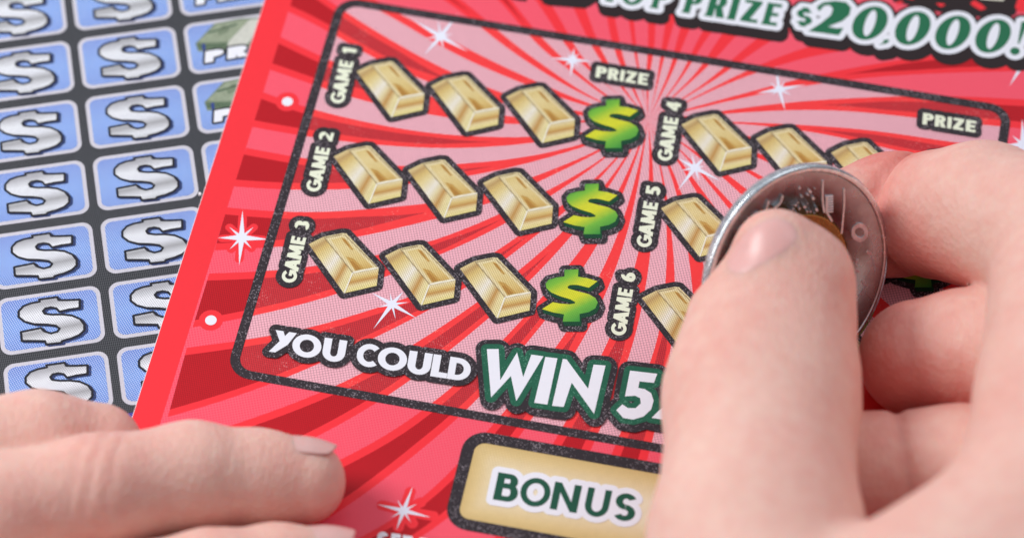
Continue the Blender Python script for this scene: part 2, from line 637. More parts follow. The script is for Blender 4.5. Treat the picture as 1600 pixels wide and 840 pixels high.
# every ray: edge A, edge B (outside -> centre), pixel where its dark core fades out (None: no core)
RAYS = [
    ([(405, 142), (470, 167), (495, 175), (555, 187), (640, 205), (740, 214), (840, 215), (905, 209), C0], [(387, 197), (465, 212), (535, 221), (640, 231), (740, 232), (825, 225), (905, 213), C0], (760, 218)),
    ([(385, 231), (460, 246), (540, 256), (626, 261), (707, 257), (790, 251), (827, 246), (890, 232), (950, 214), C0], [(361, 291), (440, 297), (532, 297), (640, 288), (740, 275), (790, 265), (827, 254), (890, 238), (950, 218), C0], (760, 262)),
    ([(355, 324), (430, 332), (515, 332), (600, 325), (660, 319), (757, 306), (835, 275), (935, 238), (975, 216), C0], [(335, 391), (407, 387), (480, 384), (557, 372), (625, 356), (675, 342), (765, 322), (845, 281), (935, 241), (976, 219), C0], (672, 330)),
    ([(327, 427), (407, 425), (475, 420), (495, 417), (600, 397), (677, 379), (715, 364), (765, 342), (797, 328), (857, 297), (946, 250), C0], [(301, 511), (382, 497), (410, 490), (460, 480), (522, 462), (605, 432), (690, 397), (740, 376), (795, 350), (865, 302), (950, 250), C0], (780, 345)),
    ([(292, 543), (397, 529), (440, 523), (492, 514), (550, 492), (585, 481), (640, 466), (720, 436), (768, 397), (800, 372), (870, 330), (937, 278), (967, 248), C0],
     [(262, 651), (330, 633), (396, 611), (446, 592), (500, 568), (575, 532), (645, 500), (665, 490), (730, 452), (793, 402), (820, 380), (848, 362), (882, 335), (944, 278), (970, 248), C0], (822, 372)),
    ([(250, 700), (372, 661), (490, 621), (517, 606), (571, 584), (650, 537), (740, 479), (776, 449), (814, 424), (880, 364), (954, 288), C0],
     [(250, 770), (400, 728), (495, 684), (581, 636), (605, 621), (645, 597), (700, 548), (763, 500), (800, 468), (832, 439), (896, 368), (960, 288), C0], (852, 404)),
    ([(380, 790), (537, 715), (598, 690), (649, 651), (674, 629), (713, 604), (791, 528), (821, 496), (860, 450), (894, 408), (918, 382), (972, 300), C0],
     [(420, 860), (524, 807), (611, 741), (677, 684), (726, 655), (745, 630), (824, 534), (855, 500), (890, 455), (918, 414), (936, 382), (980, 300), C0], (890, 440)),
    ([(520, 860), (640, 800), (740, 700), (764, 667), (800, 630), (876, 537), (890, 517), (940, 432), (970, 360), (986, 320), C0],
     [(590, 880), (720, 800), (790, 715), (813, 674), (850, 630), (902, 547), (931, 500), (950, 458), (978, 380), (994, 320), C0], (918, 495)),
    ([(760, 860), (871, 683), (910, 610), (946, 548), (955, 532), (991, 426), (1000, 397), (1017, 288), C0], [(840, 880), (929, 690), (960, 620), (986, 558), (994, 527), (1014, 430), (1018, 397), (1024, 288), (1020, 230), C0], (985, 480)),
    ([(900, 860), (962, 690), (1022, 561), (1034, 524), (1041, 438), (1044, 370), (1037, 275), C0], [(960, 880), (1019, 695), (1045, 570), (1052, 530), (1058, 438), (1050, 374), (1040, 275), C0], (1046, 470)),
    ([(1085, 860), (1090, 600), (1080, 420), (1060, 303), (1057, 290), (1047, 261), C0], [(1165, 860), (1150, 600), (1100, 420), (1070, 305), (1062, 287), (1051, 261), C0], None),
    ([(1240, 860), (1200, 600), (1145, 400), (1090, 305), (1078, 284), (1050, 232), C0], [(1340, 860), (1280, 600), (1175, 400), (1102, 308), (1084, 281), (1053, 232), C0], None),
    ([(1400, 800), (1280, 520), (1200, 400), (1137, 326), (1101, 277), (1060, 228), C0], [(1480, 800), (1330, 520), (1220, 400), (1150, 326), (1107, 279), (1061, 226), C0], None),
    ([(1600, 820), (1400, 530), (1230, 372), (1167, 311), (1130, 276), (1065, 219), C0], [(1680, 820), (1440, 520), (1250, 365), (1180, 303), (1143, 275), (1078, 228), C0], None),
    ([(1700, 640), (1450, 430), (1250, 322), (1200, 288), (1167, 267), (1060, 208), C0], [(1760, 640), (1480, 420), (1250, 310), (1200, 281), (1176, 266), (1062, 207), C0], None),
    ([(1700, 460), (1450, 350), (1250, 276), (1195, 254), (1150, 228), C0], [(1700, 420), (1450, 325), (1250, 264), (1200, 246), (1165, 230), C0], None),
    ([(1700, 400), (1450, 285), (1305, 262), (1180, 220), (1120, 204), C0], [(1700, 330), (1450, 275), (1305, 252), (1180, 212), (1120, 201), C0], None),
    ([(1700, 300), (1470, 252), (1400, 235), (1300, 211), (1260, 203), (1145, 192), C0], [(1700, 250), (1470, 220), (1386, 205), (1300, 198), (1200, 192), (1145, 190), C0], (1270, 200)),
    ([(1700, 210), (1600, 202), (1557, 197), (1414, 183), (1360, 175), (1300, 171), (1260, 171), (1210, 172), (1122, 179), C0], [(1700, 160), (1600, 156), (1480, 149), (1386, 151), (1360, 152), (1297, 155), (1222, 160), (1172, 166), (1115, 177), C0], (1290, 163)),
    ([(1700, 112), (1600, 111), (1450, 115), (1350, 121), (1290, 129), (1175, 149), (1082, 172), C0], [(1700, 70), (1500, 82), (1400, 94), (1300, 112), (1240, 124), (1175, 143), (1080, 168), C0], (1315, 116)),
    ([(1420, 70), (1285, 84), (1175, 116), (1120, 138), (1072, 161), C0], [(1420, 50), (1285, 66), (1167, 110), (1116, 136), (1071, 160), C0], None),
    ([(1300, 20), (1210, 60), (1134, 114), (1096, 138), (1064, 157), C0], [(1260, 10), (1180, 62), (1122, 114), (1093, 136), (1064, 155), C0], None),
    ([(1230, -30), (1145, 62), (1102, 109), (1068, 138), C0], [(1190, -30), (1122, 62), (1093, 109), (1065, 137), C0], None),
    ([(1180, -30), (1104, 60), (1077, 106), (1051, 141), C0], [(1150, -30), (1091, 60), (1071, 106), (1049, 140), C0], None),
    ([(1115, -30), (1071, 60), (1057, 100), (1042, 131), C0], [(1090, -30), (1058, 60), (1050, 100), (1038, 130), C0], None),
    ([(1070, -30), (1047, 60), (1035, 100), (1028, 131), C0], [(1050, -30), (1036, 60), (1030, 100), (1026, 130), C0], None),
    (Z([(1555, -120), (1540, 60), (1530, 340), (1510, 390), (1492, 560)], 640, 0) + [C0], Z([(1480, -120), (1490, 60), (1490, 340), (1480, 390), (1478, 560)], 640, 0) + [C0], None),
    (Z([(1370, -120), (1390, 0), (1420, 330), (1430, 390), (1466, 600)], 640, 0) + [C0], Z([(1320, -120), (1350, 0), (1400, 330), (1415, 390), (1462, 600)], 640, 0) + [C0], None),
    (Z([(1220, -120), (1260, 0), (1320, 300), (1340, 380), (1408, 560)], 640, 0) + [C0], Z([(1165, -120), (1210, 0), (1270, 300), (1290, 350), (1388, 556)], 640, 0) + [C0], None),
    (Z([(1010, -120), (1080, 0), (1180, 280), (1240, 390), (1332, 540)], 640, 0) + [C0], Z([(930, -120), (1000, 0), (1130, 280), (1200, 390), (1316, 544)], 640, 0) + [C0], None),
    (Z([(780, -120), (870, 0), (1010, 245), (1060, 340), (1230, 528)], 640, 0) + [C0], Z([(690, -120), (790, 0), (950, 250), (1020, 350), (1226, 528)], 640, 0) + [C0], None),
    (Z([(530, -120), (640, 0), (770, 180), (930, 340), (1040, 440), (1230, 597)], 640, 0) + [C0], Z([(430, -120), (560, 0), (700, 170), (800, 290), (900, 370), (1040, 464), (1210, 602)], 640, 0) + [C0], (815, 42)),
    (Z([(150, -120), (330, 0), (560, 200), (720, 330), (900, 450), (1040, 556), (1190, 636)], 640, 0) + [C0], Z([(30, -120), (220, 0), (420, 150), (560, 270), (700, 365), (860, 470), (1040, 572), (1180, 641)], 640, 0) + [C0], (720, 25)),
    ([(520, -40), (585, 0), (625, 25), (665, 42), (700, 60), (780, 102), (890, 150), (918, 164), C0], [(480, -40), (560, 0), (605, 22), (650, 48), (692, 77), (780, 116), (880, 155), (915, 168), C0], None),
    ([(455, -40), (540, 20), (580, 45), (630, 75), (700, 112), (760, 138), (790, 148), (860, 168), C0], [(440, 14), (480, 30), (512, 46), (567, 84), (650, 122), (700, 141), (775, 158), (850, 176), C0], (705, 122)),
    ([(432, 55), (480, 77), (515, 97), (565, 115), (670, 150), (720, 167), (788, 184), (890, 188), C0], [(415, 107), (485, 130), (507, 140), (570, 160), (640, 173), (695, 184), (790, 196), (890, 192), C0], (600, 142)),
]


def resample(pts, n):
    pts = smooth(pts, 6, closed=False)
    d = [0]
    for a, b in zip(pts, pts[1:]):
        d.append(d[-1] + math.dist(a, b))
    out = []
    j = 0
    for k in range(n):
        t = d[-1] * k / (n - 1)
        while j < len(d) - 2 and d[j + 1] < t:
            j += 1
        f = 0 if d[j + 1] == d[j] else (t - d[j]) / (d[j + 1] - d[j])
        out.append(tuple(pts[j][i] + (pts[j + 1][i] - pts[j][i]) * f for i in (0, 1)))
    return out


def relax(p, it=14):
    for _ in range(it):
        p = [p[0]] + [tuple(.5 * p[i][c] + .25 * (p[i - 1][c] + p[i + 1][c]) for c in (0, 1)) for i in range(1, len(p) - 1)] + [p[-1]]
    return p


pieces, kinds = [], []
def addp(p, k):
    if abs(area2(p)) > 1e-7:
        pieces.append(hull(p) if k in 'rd' else p)
        kinds.append(k)
addp([unframe(p, TR) for p in ((card[0] + .009, card[1] + .009), (card[2], card[1] + .009), (card[2], card[3]), (card[0] + .009, card[3]))], 'c')
addp([unframe(p, TR) for p in rrect(pu0, pv0, pu1, pv1, .28)], 'p')
addp([unframe(p, TR) for p in ((card[0], card[1]), (um, card[1]), (um, card[3]), (card[0], card[3]))], 'm')
mr = pu1 + (pu0 - um)
addp([unframe(p, TR) for p in ((mr, card[1]), (card[2], card[1]), (card[2], card[3]), (mr, card[3]))], 'm')
for A, B, fade in RAYS:
    n = 34
    a = relax(P2(resample(A, n), ZR))
    b = relax(P2(resample(B, n), ZR))
    if fade:
        fp = P2([fade], ZR)[0]
        mids = [((a[i][0] + b[i][0]) / 2, (a[i][1] + b[i][1]) / 2) for i in range(n)]
        fk = min(range(n), key=lambda i: math.dist(mids[i], fp))
        dlen = [math.dist(mids[i], mids[fk]) for i in range(n)]
    da, db = [], []
    for i in range(n - 1):
        addp([a[i], a[i + 1], b[i + 1], b[i]], 'r')
    if fade:
        for i in range(fk + 1):
            wd = math.dist(a[i], b[i])
            hw = max(.004, wd / 2 - min(.135, max(.05, .26 * wd))) * min(1, dlen[i] / 1.0)
            if i == fk:
                hw = .002
            hw = max(hw, .002)
            mx, my = mids[i]
            ux, uy = (a[i][0] - b[i][0]) / max(wd, 1e-6), (a[i][1] - b[i][1]) / max(wd, 1e-6)
            da.append((mx + ux * hw, my + uy * hw))
            db.append((mx - ux * hw, my - uy * hw))
        for i in range(fk):
            addp([da[i], da[i + 1], db[i + 1], db[i]], 'd')
halo = [P2([p], ZR)[0] for p in ((449, 159), (329.5, 500))]
for h in halo:
    addp([(h[0] + .19 * math.cos(k * math.pi / 10), h[1] + .19 * math.sin(k * math.pi / 10)) for k in range(20)], 'm')
for (ox, oy, sc, c, tips, r) in ((300, 180, 4, (310, 765), [(190, 770), (440, 775), (316, 640), (295, 900), (235, 700), (385, 700), (245, 838), (372, 832)], .07),
                                 (520, 740, 7.27, (805, 415), [(560, 352), (1140, 475), (880, 200), (745, 600), (1000, 320), (905, 560)], .085)):
    q0 = P2(zm([c], ox, oy, sc), ZR)[0]
    for t in tips:
        for g_ in grow([[q0, P2(zm([t], ox, oy, sc), ZR)[0]]], r, 12):
            addp(g_, 'm')
vv, ff, oo = cdt(pieces)
sheetf, sheeti, panf, pani = [], [], [], []
for f, o in zip(ff, oo):
    ks = {kinds[i] for i in o}
    if 'c' not in ks:
        continue
    if 'p' in ks:
        panf.append(f)
        pani.append(2 if 'd' in ks else 1 if 'r' in ks else 0)
    else:
        sheetf.append(f)
        sheeti.append(1 if 'm' in ks else 2 if 'd' in ks else 1 if 'r' in ks else 0)
vt = [tuple(p) for p in vv]
flat_mesh("sunburst_print", vt, sheetf, ZR, None, red, mats=[m_light, m_red, m_dark], midx=sheeti)
flat_mesh("play_panel", vt, panf, ZR, None, red, mats=[m_ppink, m_pred, m_pdark], midx=pani)

# edge of the card: torn white nicks
for p in ((312, 303),):
    q = P2([p], ZR)[0]
    n_ = [(q[0] + .022 * (1 + random.random() * .6) * math.cos(k * 1.05), q[1] + .035 * math.sin(k * 1.05)) for k in range(6)]
    card_body("torn_fibre", n_, .036, ZR + .012, m_paper, red)

# sparkles
m_spark = ink("sparkle_print", lin(238, 240, 255), rough=.4, mottle=.0)
def sparkle(c, longs, shorts, wl=5.5, ws=3.2):
    out = []
    for tips, wd in ((longs, wl), (shorts, ws)):
        for t in tips:
            dx, dy = t[0] - c[0], t[1] - c[1]
            l = math.hypot(dx, dy)
            nx, ny = -dy / l * wd * .75, dx / l * wd * .75
            out.append([(c[0] + nx, c[1] + ny), (c[0] - nx, c[1] - ny), (t[0], t[1])])
    out.append([(c[0] + wl * math.cos(k * .785), c[1] + wl * math.sin(k * .785)) for k in range(8)])
    shape("sparkle", [P2(hull(q), ZR) for q in out], ZR + .002, m_spark, red)
def sp(ox, oy, s, c, lo, sh, **k):
    sparkle(zm([c], ox, oy, s)[0], zm(lo, ox, oy, s), zm(sh, ox, oy, s), **k)
sp(400, 0, 4, (1155, 230), [(975, 125), (1325, 325), (1050, 345), (1265, 85)], [(1135, 120), (1172, 310), (1060, 242), (1232, 213)], wl=5)
sp(800, 0, 4, (380, 375), [(240, 365), (498, 386), (388, 300), (365, 485)], [(345, 335), (420, 335), (325, 415), (420, 418)], wl=4.5)
sp(960, 60, 4, (1030, 320), [(885, 345), (1200, 290), (1008, 175), (1068, 455)], [(970, 276), (1068, 268), (982, 354), (1108, 356)], wl=4.5)
sp(960, 200, 6.667, (840, 415), [(655, 315), (1110, 555), (660, 650), (950, 290)], [(805, 268), (885, 555), (685, 446), (940, 398)], wl=5)
sp(400, 400, 4, (850, 300), [(722, 228), (1002, 387), (733, 455), (920, 222)], [(838, 230), (872, 392), (762, 320), (955, 288)], wl=5)
sp(300, 180, 4, (310, 765), [(163, 766), (482, 776), (316, 595), (295, 938)], [(232, 698), (385, 698), (235, 838), (372, 832)], wl=6.5, ws=4)
sp(520, 740, 7.27, (805, 415), [(505, 343), (1115, 492), (908, 140), (722, 632)], [(732, 290), (955, 338), (660, 492), (885, 548)], wl=5)
sp(1300, 0, 3.5, (1045, 792), [(940, 796), (1040, 650), (1150, 780), (1050, 930)], [(985, 742), (1100, 740), (990, 850), (1100, 845)], wl=6.5, ws=4)
sparkle((1606, 88), [(1577, 135), (1640, 60), (1560, 78), (1650, 100)], [(1590, 60), (1625, 120)], wl=7)
for h in halo:
    shape("registration_dot", [[(h[0] + .09 * math.cos(k * math.pi / 10), h[1] + .09 * math.sin(k * math.pi / 10)) for k in range(20)]], ZR + .002, m_white, red)

# black frame of the play panel
shape("panel_border", rring(pu0, pv0, pu1, pv1, .30, .152, TR), ZR + .004, m_black, red)

# game labels, set sideways
def at(p, q):
    return (q[0] - p[0], q[1] - p[1])
GB = {1: (525, 172), 2: (487.5, 310), 3: (449, 452.5), 4: (1037.5, 262), 5: (1005, 397), 6: (965, 535)}
for k, gp in GB.items():
    L0 = [('G', 0, .205), ('A', .19, .385), ('M', .385, .605), ('E', .622, .74), (str(k), .855, 1.0 if k != 1 else .96)]
    base, adv, cap = (397, 405), (92, -370), (-88, -14)
    pcs = []
    for ch, x0, x1 in L0:
        g, wd = glyph(ch, .27, .22)
        for p in g:
            pcs.append([(base[0] + adv[0] * (x0 + (x1 - x0) * a / wd) + cap[0] * b, base[1] + adv[1] * (x0 + (x1 - x0) * a / wd) + cap[1] * b) for a, b in p])
    pp = to_plane(pcs, 400, 200, 4, ZR)
    d = at(P2([GB[2]], ZR)[0], P2([gp], ZR)[0])
    pp = [[(x + d[0], y + d[1]) for x, y in q] for q in pp]
    lab = shape("game_label", grow(pp, .098), ZR + .010, m_black, red)
    shape("lettering", pp, ZR + .012, m_cream, lab)

# PRIZE labels
pz = word([('P', 200, 312), ('R', 325, 440), ('I', 452, 494), ('Z', 512, 618), ('E', 640, 742)], (200, 143), .16, (18, -117), .265, .22)
pz = to_plane(pz, 900, 100, 6.667, ZR)
for o in ((930, 121), (1440.9, 194.3)):
    d = at(P2([(930, 121)], ZR)[0], P2([o], ZR)[0])
    q = [[(x + d[0], y + d[1]) for x, y in r] for r in pz]
    lab = shape("prize_label", grow(q, .096), ZR + .010, m_black, red)
    shape("lettering", q, ZR + .012, m_cream, lab)

# gold bars
g1, g2, g3, g4, g5 = lin(248, 245, 232), lin(240, 226, 170), lin(228, 202, 130), lin(200, 152, 86), lin(150, 96, 36)
gd = (lin(150, 100, 36), .046, .1, .55, .4)
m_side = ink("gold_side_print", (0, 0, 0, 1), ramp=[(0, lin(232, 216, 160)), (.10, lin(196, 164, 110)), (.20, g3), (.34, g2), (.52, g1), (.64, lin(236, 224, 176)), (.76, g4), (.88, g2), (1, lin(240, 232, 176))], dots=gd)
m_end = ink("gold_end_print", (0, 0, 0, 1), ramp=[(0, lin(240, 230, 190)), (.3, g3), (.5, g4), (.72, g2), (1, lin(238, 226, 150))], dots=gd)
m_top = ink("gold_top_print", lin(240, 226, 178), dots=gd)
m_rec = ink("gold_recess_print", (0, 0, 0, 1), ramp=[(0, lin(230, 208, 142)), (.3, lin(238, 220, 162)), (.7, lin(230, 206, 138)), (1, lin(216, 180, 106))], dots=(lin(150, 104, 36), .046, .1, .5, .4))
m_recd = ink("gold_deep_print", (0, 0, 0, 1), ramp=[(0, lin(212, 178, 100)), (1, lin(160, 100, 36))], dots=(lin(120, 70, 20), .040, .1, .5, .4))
m_edge = ink("gold_edge_print", lin(246, 240, 222), mottle=.05)
m_line = ink("gold_line_print", lin(150, 130, 96), mottle=.05)
BZ = lambda p: P2(zm(p, 400, 200, 4), ZR)
def quad(name, pts, mat, k, parent, gdir=(0, 3)):
    """pts in drawing order; ink runs from edge 0-1 to edge 3-2"""
    q = BZ(pts)
    n = 6
    V, F, I = [], [], []
    for i in range(n + 1):
        for j in range(n + 1):
            s, t = i / n, j / n
            a = [q[0][c] * (1 - s) + q[1][c] * s for c in (0, 1)]
            b = [q[3][c] * (1 - s) + q[2][c] * s for c in (0, 1)]
            V.append((a[0] * (1 - t) + b[0] * t, a[1] * (1 - t) + b[1] * t))
            I.append(t)
    for i in range(n):
        for j in range(n):
            F.append((i * (n + 1) + j, (i + 1) * (n + 1) + j, (i + 1) * (n + 1) + j + 1, i * (n + 1) + j + 1))
    dct = {v: t for v, t in zip(V, I)}
    return flat_mesh(name, V, F, ZR + k, mat, parent, inkf=lambda p: dct[p])
def strip(name, a, b, wd, k, mat, parent):
    a, b = BZ([a, b])
    l = math.dist(a, b)
    n = (-(b[1] - a[1]) / l * wd, (b[0] - a[0]) / l * wd)
    return shape(name, [[(a[0] + n[0], a[1] + n[1]), (a[0] - n[0], a[1] - n[1]), (b[0] - n[0], b[1] - n[1]), (b[0] + n[0], b[1] + n[1])]], ZR + k, mat, parent)
bA, bB, bC, bC2, bD, bE, bF, bG = (486, 180), (577, 136), (690, 114), (716, 116), (916, 324), (904, 430), (704, 476), (757, 352)
m_yel = ink("yellow_line_print", lin(214, 208, 96))
gold = shape("gold_bar", grow([hull(BZ([bA, bB, bC, bC2, bD, bE, bF]))], .096, 18), ZR + .008, m_black, red)
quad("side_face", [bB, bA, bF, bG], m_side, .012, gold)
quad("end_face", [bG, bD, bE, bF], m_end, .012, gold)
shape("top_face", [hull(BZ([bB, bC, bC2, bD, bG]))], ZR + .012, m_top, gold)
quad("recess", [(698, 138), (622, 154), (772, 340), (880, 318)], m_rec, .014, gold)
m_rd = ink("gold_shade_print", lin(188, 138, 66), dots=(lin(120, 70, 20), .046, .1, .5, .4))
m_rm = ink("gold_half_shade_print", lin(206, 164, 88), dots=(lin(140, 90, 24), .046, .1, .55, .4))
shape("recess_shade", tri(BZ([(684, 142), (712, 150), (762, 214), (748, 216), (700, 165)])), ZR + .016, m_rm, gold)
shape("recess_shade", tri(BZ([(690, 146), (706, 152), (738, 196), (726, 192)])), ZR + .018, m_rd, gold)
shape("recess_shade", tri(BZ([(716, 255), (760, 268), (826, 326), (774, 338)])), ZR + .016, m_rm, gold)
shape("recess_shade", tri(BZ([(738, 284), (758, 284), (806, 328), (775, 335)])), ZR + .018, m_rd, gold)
strip("ridge", (756, 352), (706, 474), .010, .016, m_edge, gold)
strip("ridge", (757, 352), (912, 323), .012, .016, m_edge, gold)
strip("ridge_line", (577, 136), (757, 352), .006, .018, m_line, gold)
strip("ridge_line", (588, 142), (690, 122), .005, .018, m_line, gold)
strip("ridge_line", (705, 124), (905, 320), .006, .018, m_line, gold)
ref = P2([(589, 289)], ZR)[0]
AN = [(624, 155), (741, 177.5), (859, 195), (706, 311), (824, 331), (551, 427.5), (671, 446), (789, 466), (1135, 239), (1252.5, 261), (1104, 371)]
pla = {p: P2([p], ZR)[0] for p in AN}
av = (pla[(1252.5, 261)][0] - pla[(1135, 239)][0], pla[(1252.5, 261)][1] - pla[(1135, 239)][1])
dest = [pla[p] for p in AN]
dest.append((pla[(1252.5, 261)][0] + av[0], pla[(1252.5, 261)][1] + av[1]))
for n_ in (1, 2):
    dest.append((pla[(1104, 371)][0] + n_ * av[0], pla[(1104, 371)][1] + n_ * av[1]))
r3 = (pla[(1104, 371)][0] + pla[(551, 427.5)][0] - ref[0], pla[(1104, 371)][1] + pla[(551, 427.5)][1] - ref[1])
for n_ in (0, 1, 2):
    dest.append((r3[0] + n_ * av[0], r3[1] + n_ * av[1]))
for q in dest:
    copy_tree(gold, red, q[0] - ref[0], q[1] - ref[1])

# green dollar signs
DOL = [(968, 88), (1055, 85), (1052, 132), (1110, 140), (1174, 160), (1120, 200), (1080, 190), (1045, 182), (1003, 183), (986, 194), (992, 206), (1050, 222), (1120, 240), (1162, 265), (1176, 292),
       (1160, 330), (1120, 352), (1062, 364), (1064, 412), (957, 412), (965, 366), (900, 355), (828, 333), (895, 290), (940, 299), (1000, 303), (1032, 299), (1034, 289), (1005, 273),
       (940, 253), (885, 230), (855, 202), (850, 175), (870, 150), (920, 136), (968, 130)]
dp = P2(zm(DOL, 640, 400, 4), ZR)
dtri = tri(dp)
m_dol = ink("green_dollar_print", (0, 0, 0, 1), ramp=[(0, lin(56, 146, 64)), (.22, lin(120, 188, 66)), (.42, lin(222, 222, 50)), (.60, lin(222, 222, 54)), (.80, lin(132, 194, 62)), (1, lin(56, 148, 66))],
            dots=(lin(40, 120, 50), .040, .3, .35, .4), mottle=.08)
m_dolx = ink("deep_green_print", lin(18, 82, 52), dots=(lin(24, 30, 28), .042, .0, .7, .4))
p_a, p_b = P2(zm([(828, 333), (1174, 160)], 640, 400, 4), ZR)
nl = math.dist(p_a, p_b)
nrm = (-(p_b[1] - p_a[1]) / nl, (p_b[0] - p_a[0]) / nl)
dd_ = [(q[0] - p_a[0]) * nrm[0] + (q[1] - p_a[1]) * nrm[1] for q in dp]
dmx = max(abs(min(dd_)), abs(max(dd_)))
def dolg(p):
    e = ((p[0] - p_a[0]) * nrm[0] + (p[1] - p_a[1]) * nrm[1]) / dmx
    return .5 + .5 * e
sh = at(P2([(0, 0)], ZR)[0], P2([(2.5, 10)], ZR)[0])
dol = shape("dollar_symbol", grow(dtri, .088, 14, (sh[0] * .7, sh[1] * .7)), ZR + .009, m_black, red)
shape("dollar_side", grow(dtri, .004, 4, (sh[0] * .6, sh[1] * .55)), ZR + .013, m_dolx, dol)
shape("dollar_face", dtri, ZR + .015, m_dol, dol, inkf=dolg)
dref = P2([(894, 463)], ZR)[0]
for p in ((959, 195), (926, 328), (1469, 279), (1441, 410)):
    q = P2([p], ZR)[0]
    copy_tree(dol, red, q[0] - dref[0], q[1] - dref[1])
copy_tree(dol, red, *at(dref, P2([(1408, 547)], ZR)[0]))

# YOU COULD
yc = word([('Y', 100, 232), ('O', 220, 393), ('U', 407, 548), ('C', 622, 752), ('O', 754, 928), ('U', 938, 1082), ('L', 1088, 1190), ('D', 1192, 1330)], (1190, 768), .152, (24, -137), .265, .235)
yp = to_plane(yc, 400, 400, 4, ZR)
yo = shape("you_could_lettering", grow(yp, .105, 16), ZR + .020, m_black, red)
shape("letter_fill", yp, ZR + .022, m_white, yo)

# WIN 5X
WW = [[(460, 405), (530, 405), (540, 590), (485, 692)], [(540, 590), (640, 425), (603, 565), (485, 692)], [(640, 425), (676, 572), (635, 714), (603, 565)], [(676, 572), (725, 438), (797, 448), (635, 714)],
      [(808, 452), (880, 460), (820, 735), (742, 724)],
      [(912, 463), (965, 605), (917, 749), (848, 742)], [(912, 463), (935, 467), (1062, 640), (1098, 790), (965, 605)], [(1095, 497), (1166, 503), (1098, 790), (1062, 640)]]
five = [(1312, 533), (1474, 552), (1454, 606), (1368, 597), (1361, 636), (1400, 643), (1438, 668), (1452, 712), (1437, 765), (1392, 806), (1330, 824), (1272, 815), (1230, 768), (1266, 733), (1300, 756), (1345, 756), (1376, 728),
        (1372, 697), (1342, 682), (1282, 686)]
XX = [[(1518, 573), (1600, 585), (1690, 850), (1605, 838)], [(1660, 592), (1750, 604), (1530, 828), (1440, 814)]]
wp = to_plane(WW + tri(five) + XX, 640, 440, 3.81, ZR)
wo = shape("win_lettering", grow(wp, .175, 18, (.01, -.05)), ZR + .023, m_black, red)
shape("green_outline", grow(wp, .092, 16), ZR + .025, m_green, wo)
shape("letter_fill", wp, ZR + .027, m_white, wo)

# TOP PRIZE $20,000!
S_, H_ = .27, .15
tpz = word([('T', 555, 655), ('O', 672, 808), ('P', 868, 960), ('P', 1066, 1165), ('R', 1208, 1325), ('I', 1345, 1392), ('Z', 1424, 1530), ('E', 1562, 1652)], (870, 52), .147, (38, -135), S_, H_)
def serifs(l, base, slope, v):
    out = []
    for x in l:
        y = base[1] + (x - base[0]) * slope
        out.append([(x - 8, y), (x + 46, y + 8), (x + 42, y - 10), (x, y - 14)])
    return out
tpz += serifs([868, 1066, 1208, 1345, 1562], (870, 52), .147, None)
tp = to_plane(tpz, 800, 0, 4, ZR)
def oval(cx, cy, rx, ry, ix, iy, shear):
    """slanted numeral 0 with heavy sides"""
    n = 28
    o = []
    for k in range(n):
        q = []
        for kk, (a_, b_) in ((k, (rx, ry)), (k + 1, (rx, ry)), (k + 1, (ix, iy)), (k, (ix, iy))):
            t = 2 * math.pi * kk / n
            y = b_ * math.sin(t)
            q.append((cx + a_ * math.cos(t) - shear * y, cy + y))
        o.append(q)
    return o
nums = []
for cx, cy in ((118, 228), (530, 277), (916, 317), (1302, 352)):
    nums += oval(cx, cy, 166, 162, 50, 124, .30)
excl = [[(1538, 425), (1555, 425), (1640, 215), (1575, 212)], [(1512 + 48 * math.cos(k * .524), 497 + 38 * math.sin(k * .524)) for k in range(12)]]
comma = [[(245, 390), (300, 383), (302, 402), (275, 425), (212, 435), (212, 428), (250, 415)]]
n1 = to_plane(nums + excl, 1340, 0, 6.154, ZR) + [t for c in comma for t in tri(P2(zm(c, 1340, 0, 6.154), ZR))]
two = [(252, 198), (330, 148), (392, 98), (405, 60), (385, 36), (350, 40), (318, 76), (304, 46), (345, 18), (420, 8), (490, 18), (519, 52), (508, 98), (465, 135), (375, 170), (425, 180), (472, 178), (442, 224)]
n1 += [P2(zm(t, 1200, 0, 4), ZR) for t in tri(two)]
ds = word([('$', 168, 268)], (168, 152), .14, (18, -98), .26, .2)
n1 += to_plane(ds, 1200, 0, 4, ZR)
allp = tp + n1
dn = at(P2([(0, 0)], ZR)[0], P2([(2, 13)], ZR)[0])
hl = grow(allp, .15, 16, dn)
black_top = [[(780, -14), (790, -4), (806, 1), (822, 3), (830, -14)], [(836, -14), (843, -2), (850, 7), (858, 9.5), (914, 14), (921, 11), (925, 4), (960, -14)],
             [(1395, -14), (1395, 3), (1445, 10), (1480, 22), (1520, 26), (1560, 30), (1586, 24), (1600, -14)]]
hl += [P2(hull(q), ZR) for q in black_top]
hd = shape("top_prize_headline", hl, ZR + .006, m_blackp, red)
shape("white_outline", grow(allp, .098, 16), ZR + .008, m_white, hd)
shape("lettering", allp, ZR + .010, m_greenp, hd)
for q in ([(1400, 5), (1404, 8), (1412, 4), (1406, 2)], [(1412, -3), (1428, 1), (1424, -5)], [(1462, 6), (1470, 12), (1478, 8), (1470, 6)],
          [(1516, 6), (1522, 1), (1534, 8), (1541, 14), (1532, 17), (1520, 10)], [(1592, -6), (1586, 12), (1590, 18), (1620, 20), (1620, -6)]):
    shape("red_fleck", [P2(hull(q), ZR)], ZR + .008, m_red, hd)
shape("gold_slab", [P2([(1530, -8), (1570, -6), (1568, 2), (1532, -.5)], ZR)], ZR + .008, m_edge, hd)

